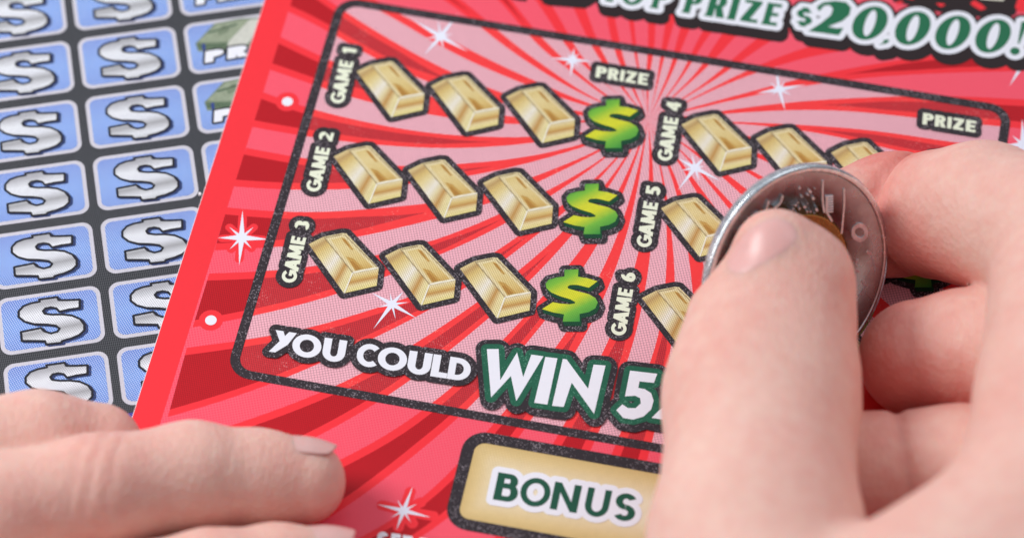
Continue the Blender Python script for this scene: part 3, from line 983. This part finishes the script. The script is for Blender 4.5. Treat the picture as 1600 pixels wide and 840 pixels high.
# BONUS box
bu0 = fmean([(712, 745), (704, 800)], TR, 0, ZR)
bv1 = fmean([(760, 680), (1025, 719)], TR, 1, ZR) - .085
bv0 = fmean([(722, 826), (792, 838)], TR, 1, ZR) + .085
bu0 = fmean([(715, 745)], TR, 0, ZR) + .05
bw = 5.4
m_gold = ink("gold_panel_print", (0, 0, 0, 1), ramp=[(0, lin(206, 176, 108)), (.2, lin(228, 204, 148)), (.5, lin(246, 234, 204)), (1, lin(246, 234, 204))], grid=(lin(190, 150, 90), .042, .75, .3, TR), mottle=.05)
bon = shape("bonus_box", rring(bu0, bv0, bu0 + bw, bv1, .26, .19, TR), ZR + .006, m_black, red)
nb = 16
V, F, dct = [], [], {}
for i in range(2 * nb + 1):
    for j in range(nb + 1):
        u = bu0 + .03 + (bw - .06) * i / (2 * nb)
        v = bv0 + .03 + (bv1 - bv0 - .06) * j / nb
        p = unframe((u, v), TR)
        V.append(p)
        e = min((u - bu0) / .6, (bu0 + bw - u) / .6, (v - bv0) / .6, (bv1 - v) / .6, 1)
        dct[p] = .5 * e
for i in range(2 * nb):
    for j in range(nb):
        F.append((i * (nb + 1) + j, (i + 1) * (nb + 1) + j, (i + 1) * (nb + 1) + j + 1, i * (nb + 1) + j + 1))
flat_mesh("gold_field", V, F, ZR + .004, m_gold, bon, inkf=lambda p: dct[p])
bn = word([('B', 945, 1033), ('O', 1042, 1150), ('N', 1160, 1262), ('U', 1286, 1376), ('S', 1396, 1476)], (945, 533), .165, (22, -103), .215, .19)
bp = to_plane(bn, 380, 560, 2.424, ZR)
bt_ = shape("bonus_lettering", grow(bp, .10, 16), ZR + .010, m_white, bon)
shape("letter_fill", bp, ZR + .012, m_greenb, bt_)
# SEE ... line cut by the frame
se = word([('S', 485, 615), ('E', 640, 745), ('E', 770, 880), ('B', 960, 1090)], (485, 860), .16, (28, -215), .3, .22)
sep = to_plane(se, 520, 740, 7.27, ZR)
shape("footer_lettering", sep, ZR + .006, m_white, red)


# ------------------------------------------------------------------ coin
def on_plane(px, py, p0, n):
    d = ray(px, py)
    return CAM + d * (np.dot(p0 - CAM, n) / np.dot(d, n))


CN = AX_R * .525 + AX_U * -.263 - AX_F * .809
CN = CN / np.linalg.norm(CN)
CR, CT = 1.70, .20
cz = ZR + .02 + CR * math.sqrt(1 - CN[2] ** 2) + CT / 2 * CN[2]
CC = W(1244, 427, cz)
CX = np.cross([0, 0, 1.0], CN); CX /= np.linalg.norm(CX)      # in the coin, level
CY = np.cross(CN, CX)                                         # in the coin, uphill


def coin_pt(px, py, off=0.0):
    return on_plane(px, py, CC + CN * CT / 2, CN) + CN * off


def coin_uv(px, py):
    q = on_plane(px, py, CC + CN * CT / 2, CN) - CC
    return float(np.dot(q, CX)), float(np.dot(q, CY))


def metal(name, col, rough, bump=.0, scale=8):
    m, nt, N, L, bs = new_mat(name)
    bs.inputs['Metallic'].default_value = 1
    tc = N.new('ShaderNodeTexCoord')
    nz = N.new('ShaderNodeTexNoise')
    nz.inputs['Scale'].default_value = scale
    nz.inputs['Detail'].default_value = 8
    L.new(tc.outputs['Object'], nz.inputs['Vector'])
    r = N.new('ShaderNodeValToRGB')
    r.color_ramp.elements[0].position = .35
    r.color_ramp.elements[1].position = .7
    r.color_ramp.elements[0].color = tuple(c * .72 for c in col[:3]) + (1,)
    r.color_ramp.elements[1].color = col
    L.new(nz.outputs[0], r.inputs[0])
    L.new(r.outputs[0], bs.inputs['Base Color'])
    f = math_node(nt, 'MULTIPLY_ADD', nz.outputs[0], .25)
    f.node.inputs[2].default_value = rough - .1
    L.new(f, bs.inputs['Roughness'])
    if bump:
        b = N.new('ShaderNodeBump')
        b.inputs['Strength'].default_value = bump
        b.inputs['Distance'].default_value = .02
        L.new(nz.outputs[0], b.inputs['Height'])
        L.new(b.outputs[0], bs.inputs['Normal'])
    return m


m_steel = metal("nickel_metal", (.54, .60, .63, 1), .24, .5, 3)
m_relief = metal("relief_metal", (.95, .97, 1, 1), .46, .1, 9)
m_steel_l = metal("highlit_nickel_metal", (.86, .91, .95, 1), .22, .2, 9)  # lighter nickel, the rim's highlight is put into its colour
m_brass = metal("brass_metal", (.50, .36, .13, 1), .26, .2, 6)

coin = empty("coin", "silver coin with a brass centre and a milled edge, held upright between thumb and forefinger", "coin")
coin.location = Vector(CC)
from mathutils import Matrix
coin.matrix_world = Matrix(((CX[0], CY[0], CN[0], CC[0]), (CX[1], CY[1], CN[1], CC[1]), (CX[2], CY[2], CN[2], CC[2]), (0, 0, 0, 1)))


def lathe(name, prof, n, mat, parent, mod=None, smooth_=True):
    V, F = [], []
    m = len(prof)
    for k in range(n):
        a = 2 * math.pi * k / n
        for r, z in prof:
            rr = r + (mod(k, r, z) if mod else 0)
            V.append((rr * math.cos(a), rr * math.sin(a), z))
    for k in range(n):
        for j in range(m - 1):
            a, b = k * m + j, ((k + 1) % n) * m + j
            F.append((a, b, b + 1, a + 1))
    me = bpy.data.meshes.new(name)
    me.from_pydata(V, [], F)
    me.materials.append(mat)
    if smooth_:
        me.polygons.foreach_set('use_smooth', [True] * len(F))
    o = bpy.data.objects.new(name, me)
    COL.objects.link(o)
    o.parent = parent
    return o


h = CT / 2
seg = 840
ring = lathe("outer_ring", [(.93, -h + .03), (1.57, -h + .03), (1.59, -h + .02), (1.59, h - .02), (1.57, h - .03), (.93, h - .03), (.93, -h + .03)], 200, m_steel, coin)
rim = lathe("milled_rim", [(1.58, -h + .03), (1.59, -h + .008), (1.605, -h), (1.65, -h), (1.675, -h + .012), (1.69, -h + .03), (CR, -h + .045), (CR, h - .045), (1.69, h - .03), (1.675, h - .012),
                           (1.65, h), (1.605, h), (1.59, h - .008), (1.58, h - .03)], seg, m_steel_l, coin, mod=lambda k, r, z: (-.016 if (k // 2) % 2 else 0) if r > 1.695 else 0)
core = lathe("brass_centre", [(.001, -h + .035), (.91, -h + .035), (.929, -h + .022), (.929, h - .022), (.91, h - .035), (.001, h - .035)], 120, m_brass, coin)


def relief(name, pieces, hz, base, mat, bev=.010):
    """raised pattern on the coin's face, sloped sides"""
    v, f = union(pieces)
    me = bpy.data.meshes.new(name)
    e = {}
    for t in f:
        for i in range(3):
            a, b = t[i], t[(i + 1) % 3]
            e[(a, b)] = e.get((a, b), 0) + 1
    V = [(x, y, base + hz) for x, y in v]
    F = [tuple(t) if area2([v[i] for i in t]) > 0 else tuple(t[::-1]) for t in f]
    n0 = len(V)
    V += [(x, y, base - .01) for x, y in v]
    for t in F[:]:
        for i in range(3):
            a, b = t[i], t[(i + 1) % 3]
            pass
    half = set()
    for t in F:
        for i in range(3):
            half.add((t[i], t[(i + 1) % 3]))
    for a, b in list(half):
        if (b, a) not in half:
            F.append((b, a, a + n0, b + n0))
    me.from_pydata(V, [], F)
    me.materials.append(mat)
    o = bpy.data.objects.new(name, me)
    COL.objects.link(o)
    o.parent = coin
    bv = o.modifiers.new("bevel", 'BEVEL')
    bv.width = bev
    bv.segments = 2
    bv.limit_method = 'ANGLE'
    return o


def cstroke(pts, wd):
    uv = [coin_uv(*p) for p in pts]
    out = []
    for a, b in zip(uv, uv[1:]):
        l = math.dist(a, b) + 1e-9
        n = (-(b[1] - a[1]) / l * wd, (b[0] - a[0]) / l * wd)
        out.append([(a[0] + n[0], a[1] + n[1]), (a[0] - n[0], a[1] - n[1]), (b[0] - n[0], b[1] - n[1]), (b[0] + n[0], b[1] + n[1])])
        out.append([(b[0] + wd * math.cos(k * .785), b[1] + wd * math.sin(k * .785)) for k in range(8)])
    return out


fb = h - .031
cz_ = lambda pts: zm(pts, 1090, 250, 3.5)
for st in ([(690, 115), (688, 215), (697, 285)], [(805, 160), (806, 250), (800, 320), (792, 400)], [(470, 195), (458, 235), (430, 262)], [(395, 225), (380, 275)],
           [(345, 290), (322, 318)], [(300, 325), (290, 345)], [(260, 370), (245, 395)]):
    relief("raised_line", cstroke(smooth(cz_(st), 5, False), .016), .014, fb, m_relief)
loop = [(858, 380), (880, 360), (908, 364), (926, 388), (922, 418), (900, 438), (872, 430), (856, 408), (858, 380)]
relief("emblem", cstroke(smooth(cz_(loop), 4, False), .034), .014, fb, m_relief, .012)
em = []
rs = random.Random(3)
for k in range(26):
    x = rs.uniform(520, 665); y = rs.uniform(150, 300) - (x - 590) * .1
    u, v = coin_uv(*cz_([(x, y)])[0])
    r = rs.uniform(.007, .017)
    em.append([(u + r * 1.3 * math.cos(j * .785), v + r * math.sin(j * .785)) for j in range(8)])
for k in range(7):
    em += cstroke(cz_([(705, 205 + 14 * k), (745, 200 + 14 * k)]), .010)
em += cstroke(cz_([(712, 200), (712, 290), (740, 335)]), .016)
relief("relief_pattern", em, .010, fb, m_relief, .006)
for st in ([(880, 545), (872, 570)], [(868, 600), (885, 612)], [(900, 660), (925, 690), (905, 720), (890, 740)], [(960, 530), (975, 600)], [(930, 500), (960, 520)]):
    relief("raised_line", cstroke(cz_(st), .020), .010, fb, m_relief, .006)


# ------------------------------------------------------------------ hands
def rcone(P, a, b, ra, rb):
    ba = b - a
    l = float(np.dot(ba, ba))
    t = np.clip(((P - a) @ ba) / l, 0, 1)
    q = P - a - t[..., None] * ba
    return np.sqrt((q * q).sum(-1)) - (ra + (rb - ra) * t)


def smin(a, b, k):
    hh = np.clip(.5 + .5 * (b - a) / k, 0, 1)
    return b + (a - b) * hh - k * hh * (1 - hh)


def chain(P, js, k=.30):
    d = None
    for (a, ra), (b, rb) in zip(js, js[1:]):
        e = rcone(P, a, b, ra, rb)
        d = e if d is None else smin(d, e, k)
    return d


def crease(P, d, c, ax, depth, wd, rad):
    ax = ax / np.linalg.norm(ax)
    q = P - c
    t = q @ ax
    rr = np.sqrt((q * q).sum(-1))
    return d + depth * np.exp(-(t / wd) ** 2) * np.clip((rad - rr) / .3, 0, 1)


def nets(fn, lo, hi, h):
    nx, ny, nz = [int(math.ceil((hi[i] - lo[i]) / h)) + 1 for i in range(3)]
    ax = [np.float32(lo[i]) + np.arange(n, dtype=np.float32) * np.float32(h) for i, n in enumerate((nx, ny, nz))]
    V = np.empty((nx, ny, nz), np.float32)
    for i0 in range(0, nx, 24):
        g = np.stack(np.meshgrid(ax[0][i0:i0 + 24], ax[1], ax[2], indexing='ij'), -1)
        V[i0:i0 + 24] = fn(g)
    S = V < 0
    act = np.zeros((nx - 1, ny - 1, nz - 1), bool)
    cnt = np.zeros(act.shape, np.int8)
    for i in (0, 1):
        for j in (0, 1):
            for k in (0, 1):
                cnt += S[i:nx - 1 + i, j:ny - 1 + j, k:nz - 1 + k]
    act = (cnt > 0) & (cnt < 8)
    idx = -np.ones(act.shape, np.int64)
    cells = np.argwhere(act)
    idx[act] = np.arange(len(cells))
    acc = np.zeros((len(cells), 3)); num = np.zeros(len(cells))
    cs = [(i, j, k) for i in (0, 1) for j in (0, 1) for k in (0, 1)]
    for a in cs:
        for b in cs:
            if sum(abs(a[t] - b[t]) for t in range(3)) != 1 or a > b:
                continue
            va = V[cells[:, 0] + a[0], cells[:, 1] + a[1], cells[:, 2] + a[2]]
            vb = V[cells[:, 0] + b[0], cells[:, 1] + b[1], cells[:, 2] + b[2]]
            m = (va < 0) != (vb < 0)
            t = np.where(m, va / np.where(m, va - vb, 1), 0)[:, None]
            p = np.array(a) + t * (np.array(b) - np.array(a))
            acc += np.where(m[:, None], p, 0)
            num += m
    pos = (cells + acc / num[:, None]) * h + np.array(lo)
    F = []
    for ax_ in range(3):
        o1, o2 = [(1, 2), (2, 0), (0, 1)][ax_]
        sl0 = [slice(1, None)] * 3; sl1 = [slice(1, None)] * 3
        sl0[ax_] = slice(0, -1); sl1[ax_] = slice(1, None)
        A, B = S[tuple(sl0)], S[tuple(sl1)]
        e = np.argwhere(A != B)
        flip = A[tuple(e.T)]
        g = e.copy()
        for c in (o1, o2):
            g[:, c] += 1
        ok = np.all([(g[:, c] >= 1) & (g[:, c] <= act.shape[c] - 1) for c in (o1, o2)], 0) & (g[:, ax_] < act.shape[ax_])
        g, flip = g[ok], flip[ok]
        def ix(d1, d2):
            q = g.copy(); q[:, o1] -= d1; q[:, o2] -= d2
            return idx[q[:, 0], q[:, 1], q[:, 2]]
        a, b, c, d = ix(1, 1), ix(0, 1), ix(0, 0), ix(1, 0)
        f = np.stack([a, b, c, d], 1)
        f[~flip] = f[~flip][:, ::-1]
        F.append(f)
    F = np.concatenate(F)
    F = F[(F >= 0).all(1)]
    for _ in range(2):                       # pull the vertices onto the true surface
        gr = grad(fn, pos)
        pos = pos - gr * fn(pos)[:, None]
    return pos, F


def grad(fn, p, e=.01):
    g = np.stack([fn(p + np.eye(3)[i] * e) - fn(p - np.eye(3)[i] * e) for i in range(3)], -1)
    return g / (np.linalg.norm(g, axis=-1, keepdims=True) + 1e-9)


def body_mesh(name, fn, lo, hi, h, mat, parent, attr=None):
    pos, F = nets(fn, lo, hi, h)
    me = bpy.data.meshes.new(name)
    me.vertices.add(len(pos)); me.vertices.foreach_set('co', pos.astype(np.float32).ravel())
    me.loops.add(len(F) * 4); me.loops.foreach_set('vertex_index', F.ravel().astype(np.int32))
    me.polygons.add(len(F)); me.polygons.foreach_set('loop_start', np.arange(len(F), dtype=np.int32) * 4)
    me.polygons.foreach_set('use_smooth', np.ones(len(F), bool))
    me.update(calc_edges=True)
    me.validate()
    me.materials.append(mat)
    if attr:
        at_ = me.attributes.new('flush_shade', 'FLOAT', 'POINT')
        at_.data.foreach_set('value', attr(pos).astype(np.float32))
    o = bpy.data.objects.new(name, me)
    COL.objects.link(o)
    o.parent = parent
    return o


def march(fn, o, d, t0=0.0, t1=80.0):
    t = t0
    for _ in range(200):
        v = float(fn((o + d * t)[None, :])[0])
        if v < .002:
            return o + d * t
        t += v * .8
        if t > t1:
            return None
    return o + d * t


def skin_mat(name, base=(.87, .605, .515, 1), flush_shade=(.74, .25, .21, 1)):
    m, nt, N, L, bs = new_mat(name)
    tc = N.new('ShaderNodeTexCoord')
    nz = N.new('ShaderNodeTexNoise'); nz.inputs['Scale'].default_value = .55; nz.inputs['Detail'].default_value = 5
    L.new(tc.outputs['Object'], nz.inputs['Vector'])
    nf = N.new('ShaderNodeTexNoise'); nf.inputs['Scale'].default_value = 4.5; nf.inputs['Detail'].default_value = 6
    L.new(tc.outputs['Object'], nf.inputs['Vector'])
    at_ = N.new('ShaderNodeAttribute'); at_.attribute_name = 'flush_shade'
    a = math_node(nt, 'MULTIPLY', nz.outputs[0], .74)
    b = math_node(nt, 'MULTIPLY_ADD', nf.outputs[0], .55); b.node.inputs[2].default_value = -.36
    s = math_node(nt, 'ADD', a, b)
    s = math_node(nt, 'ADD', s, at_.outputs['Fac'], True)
    c = mix(nt, s, base, flush_shade)  # redder colour carries natural redness and painted shade
    L.new(c, bs.inputs['Base Color'])
    bs.inputs['Subsurface Weight'].default_value = .55
    bs.inputs['Subsurface Radius'].default_value = (.8, .2, .12)
    bs.inputs['Subsurface Scale'].default_value = .55
    bs.inputs['Roughness'].default_value = .52
    bs.inputs['Specular IOR Level'].default_value = .30
    # fine skin lines
    vo = N.new('ShaderNodeTexVoronoi'); vo.inputs['Scale'].default_value = 13
    mp = N.new('ShaderNodeMapping'); mp.inputs['Scale'].default_value = (1, .55, 1)
    L.new(tc.outputs['Object'], mp.inputs[0]); L.new(mp.outputs[0], vo.inputs['Vector'])
    wv = N.new('ShaderNodeTexNoise'); wv.inputs['Scale'].default_value = 22; wv.inputs['Detail'].default_value = 4
    L.new(tc.outputs['Object'], wv.inputs['Vector'])
    hsum = math_node(nt, 'ADD', vo.outputs['Distance'], wv.outputs[0])
    bp_ = N.new('ShaderNodeBump'); bp_.inputs['Strength'].default_value = .34; bp_.inputs['Distance'].default_value = .03
    L.new(hsum, bp_.inputs['Height']); L.new(bp_.outputs[0], bs.inputs['Normal'])
    return m


m_skin = skin_mat("skin")
m_nail, nt, N, L, bs = new_mat("nail_plate")
bs.inputs['Base Color'].default_value = (.82, .46, .43, 1)
bs.inputs['Subsurface Weight'].default_value = .4
bs.inputs['Subsurface Radius'].default_value = (.3, .12, .1)
bs.inputs['Subsurface Scale'].default_value = .3
bs.inputs['Roughness'].default_value = .34


def nail(fn, c, a, n, hw, hl, parent, lift=.035, sq=2.6):
    """curved plate laid on the finger; c = middle, a = towards the tip, n = outward"""
    n = n / np.linalg.norm(n)
    a = a - n * np.dot(a, n); a /= np.linalg.norm(a)
    s = np.cross(n, a)
    R, K = 12, 40
    V = []
    for i in range(R + 1):
        for k in range(K):
            t = 2 * math.pi * k / K
            ct, st = math.cos(t), math.sin(t)
            rr = 1 / (abs(ct) ** sq + abs(st) ** sq) ** (1 / sq)
            r = rr * i / R
            x, y = hl * r * ct, hw * r * st
            o = c + a * x + s * y + n * 1.2
            p = march(fn, o, -n, 0, 3)
            if p is None:
                p = c + a * x + s * y
            g = grad(fn, p[None, :])[0]
            e = 1 - (i / R) ** 6
            V.append(p + g * (lift * e - .012 * (1 - e)))
    F = []
    for i in range(R):
        for k in range(K):
            F.append((i * K + k, (i + 1) * K + k, (i + 1) * K + (k + 1) % K, i * K + (k + 1) % K))
    me = bpy.data.meshes.new("fingernail")
    me.from_pydata([tuple(v) for v in V], [], F)
    me.polygons.foreach_set('use_smooth', [True] * len(F))
    me.materials.append(m_nail)
    o = bpy.data.objects.new("fingernail", me)
    COL.objects.link(o)
    o.parent = parent
    return o


PT = lambda px, py, z: W(px, py, z)
# right hand
th_tip = coin_pt(1170, 372, .64)
th_pad = coin_pt(1195, 414, .78)
TH = [(th_tip, .59), (th_pad, .74), (PT(1207, 520, 2.12), 1.18), (PT(1190, 620, 2.15), 1.34), (PT(1182, 850, 2.9), 1.42), (PT(1215, 1150, 3.4), 1.9)]
IX = [(coin_pt(1292, 400, -.20 - .82), .78), (coin_pt(1450, 357, -.10 - .78), .92), (PT(1535, 335, 1.7), 1.08)]
IX2 = [(PT(1535, 335, 1.7), 1.08), (PT(1670, 380, 2.7), 1.12), (PT(1680, 620, 3.5), 1.34), (PT(1660, 830, 4.0), 1.6)]
MD = [(PT(1434, 560, .92), .89), (PT(1505, 555, 1.12), .99), (PT(1565, 552, 1.3), 1.05), (PT(1680, 560, 1.9), 1.12), (PT(1800, 640, 2.6), 1.3)]
RG = [(PT(1348, 742, .99), .94), (PT(1500, 745, 1.15), 1.02), (PT(1660, 770, 1.7), 1.1), (PT(1820, 830, 2.6), 1.3)]
PL = [(PT(1660, 830, 4.0), 1.6), (PT(1495, 985, 3.6), 1.55), (PT(1215, 1150, 3.4), 1.9)]
WR = [(PT(1500, 1100, 3.4), 2.2), (PT(1760, 1050, 3.4), 2.2), (PT(1760, 1500, 4.6), 2.5)]


def right_hand(P):
    t = chain(P, TH, .45)
    i = chain(P, IX, .25)
    i = crease(P, i, IX[1][0] * .75 + IX[2][0] * .25, IX[2][0] - IX[1][0], .13, .10, 1.4)
    i = crease(P, i, IX[1][0] * .62 + IX[2][0] * .38, IX[2][0] - IX[1][0], .03, .05, 1.3)
    i = smin(i, chain(P, IX2, .3), .22)
    m = chain(P, MD, .10)
    r = chain(P, RG, .25)
    r = crease(P, r, PT(1420, 740, 1.1), np.array([1.0, .1, .2]), .07, .10, 1.3)
    p = smin(chain(P, PL, .6), chain(P, WR, .6), .8)
    d = smin(smin(t, p, .42), i, .10)
    d = smin(d, p, .3)
    f = smin(m, r, .06)
    d = smin(d, f, .06)
    pl = (P - np.array([0, -10.2, 0])) @ np.array([-.35, .94, 0])
    return np.maximum(d, -pl - 2.6)


def flush_shade_r(p):
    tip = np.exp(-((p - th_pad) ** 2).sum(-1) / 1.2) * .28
    painted_shade = np.clip((2.3 - p[:, 2]) / 1.9, 0, 1) * np.clip((p[:, 0] - 4.6) / 1.0, 0, 1) * 1.3  # shade of the inner hand painted in as redder, darker skin
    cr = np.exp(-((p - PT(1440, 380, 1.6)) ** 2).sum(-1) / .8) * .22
    return tip + painted_shade + cr


rh = empty("person", "right hand of a person scratching the red ticket with a coin", "hand")
ra = np.array([th for th, _ in TH + IX + IX2 + MD + RG + PL + WR])
lo = ra.min(0) - 2.3; hi = ra.max(0) + 2.3
lo[1] = max(lo[1], -12.5); lo[2] = ZR + .004 if lo[2] < ZR else lo[2]
lo[2] = -.3
body_mesh("hand", right_hand, lo, hi, .075, m_skin, rh, flush_shade_r)
thn = march(right_hand, CAM, ray(1184, 382), 35)
gn = grad(right_hand, thn[None, :])[0]
nail(right_hand, thn, AX_U * .80 - AX_R * .60, gn, .60, .34, rh, .012)

# left hand
F1 = [(PT(152, 700, .80), .68), (PT(60, 698, 1.1), .80), (PT(-150, 730, 1.5), .92), (PT(-420, 800, 2.0), 1.1)]
F2 = [(PT(472, 752, .72), .64), (PT(400, 748, .85), .70), (PT(300, 745, 1.15), .78), (PT(150, 772, 1.5), .84), (PT(-20, 812, 1.7), .92), (PT(-320, 870, 2.1), 1.2)]
F3 = [(PT(508, 890, .72), .62), (PT(430, 896, .9), .69), (PT(330, 914, 1.15), .78), (PT(120, 960, 1.6), .88), (PT(-150, 1000, 2.0), 1.15)]
F4 = [(PT(420, 1040, .75), .60), (PT(300, 1050, 1.1), .72), (PT(80, 1080, 1.5), .80), (PT(-150, 1100, 1.9), 1.1)]
PM = [(PT(-420, 800, 2.0), 1.2), (PT(-300, 1100, 1.9), 1.4), (PT(-650, 1200, 1.9), 1.8), (PT(-700, 900, 2.0), 1.6)]


def left_hand(P):
    d = None
    for js in (F1, F2, F3, F4):
        e = chain(P, js, .25)
        d = e if d is None else smin(d, e, .07)
    e = d
    for cx, dp_ in ((135, .018), (160, .026), (188, .02), (352, .012)):
        e = crease(P, e, PT(cx, 765, 1.4) + np.array([0, -.1, .5]), np.array([1.0, -.15, 0]), dp_, .06, .9)
    return smin(e, chain(P, PM, .8), .6)


def flush_shade_l(p):
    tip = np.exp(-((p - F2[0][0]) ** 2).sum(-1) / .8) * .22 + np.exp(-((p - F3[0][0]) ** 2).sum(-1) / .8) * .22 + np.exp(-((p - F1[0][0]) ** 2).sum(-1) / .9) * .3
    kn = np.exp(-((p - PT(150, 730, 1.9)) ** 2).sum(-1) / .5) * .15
    return tip + kn + np.clip((.9 - p[:, 2]) / .9, 0, 1) * .2  # last term paints reddish shade into the finger undersides


lh = empty("person", "left hand of a person with fingers laid flat on both tickets", "hand")
la = np.array([q for q, _ in F1 + F2 + F3 + F4 + PM])
lo = la.min(0) - 2; hi = la.max(0) + 1.4
lo[2] = -.3; lo[0] = max(lo[0], -15.5)
body_mesh("hand", left_hand, lo, hi, .07, m_skin, lh, flush_shade_l)


def finger_nail(tip, prev, r, x0, x1, ang, n, parent):
    """plate bent round the finger's axis; free edge just proud of the tip"""
    a = (tip - prev) / np.linalg.norm(tip - prev)
    n = n - a * np.dot(a, n); n /= np.linalg.norm(n)
    s = np.cross(n, a)
    I, J = 24, 28
    V, F = [], []
    for i in range(I + 1):
        for j in range(J + 1):
            u, v = -1 + 2 * i / I, -1 + 2 * j / J
            uu = u * (1 - .30 * v * v) if u < 0 else u * (1 - .34 * v * v)
            vv = v * (1 - .30 * max(-u, 0) ** 3) * (1 - .14 * max(u, 0) ** 3)
            x = x0 + (x1 - x0) * (uu + 1) / 2
            R = r + .003 - .34 * max(0, x) ** 1.6 - .045 * max(0, -u - .6) - .03 * max(0, abs(v) - .8)
            th = vv * ang
            V.append(tuple(tip + a * x + n * R * math.cos(th) + s * R * math.sin(th)))
    for i in range(I):
        for j in range(J):
            k = i * (J + 1) + j
            F.append((k, k + 1, k + J + 2, k + J + 1))
    me = bpy.data.meshes.new("fingernail")
    me.from_pydata(V, [], F)
    me.polygons.foreach_set('use_smooth', [True] * len(F))
    me.materials.append(m_nail)
    o = bpy.data.objects.new("fingernail", me)
    COL.objects.link(o)
    o.parent = parent
    sd = o.modifiers.new("thickness", 'SOLIDIFY')
    sd.thickness = .018
    sd.offset = -1


finger_nail(F2[0][0], F2[1][0], .655, -.42, .47, .74, np.array([.0, .78, .62]), lh)
finger_nail(F3[0][0], F3[1][0], .635, -.42, .45, .74, np.array([.0, .78, .62]), lh)
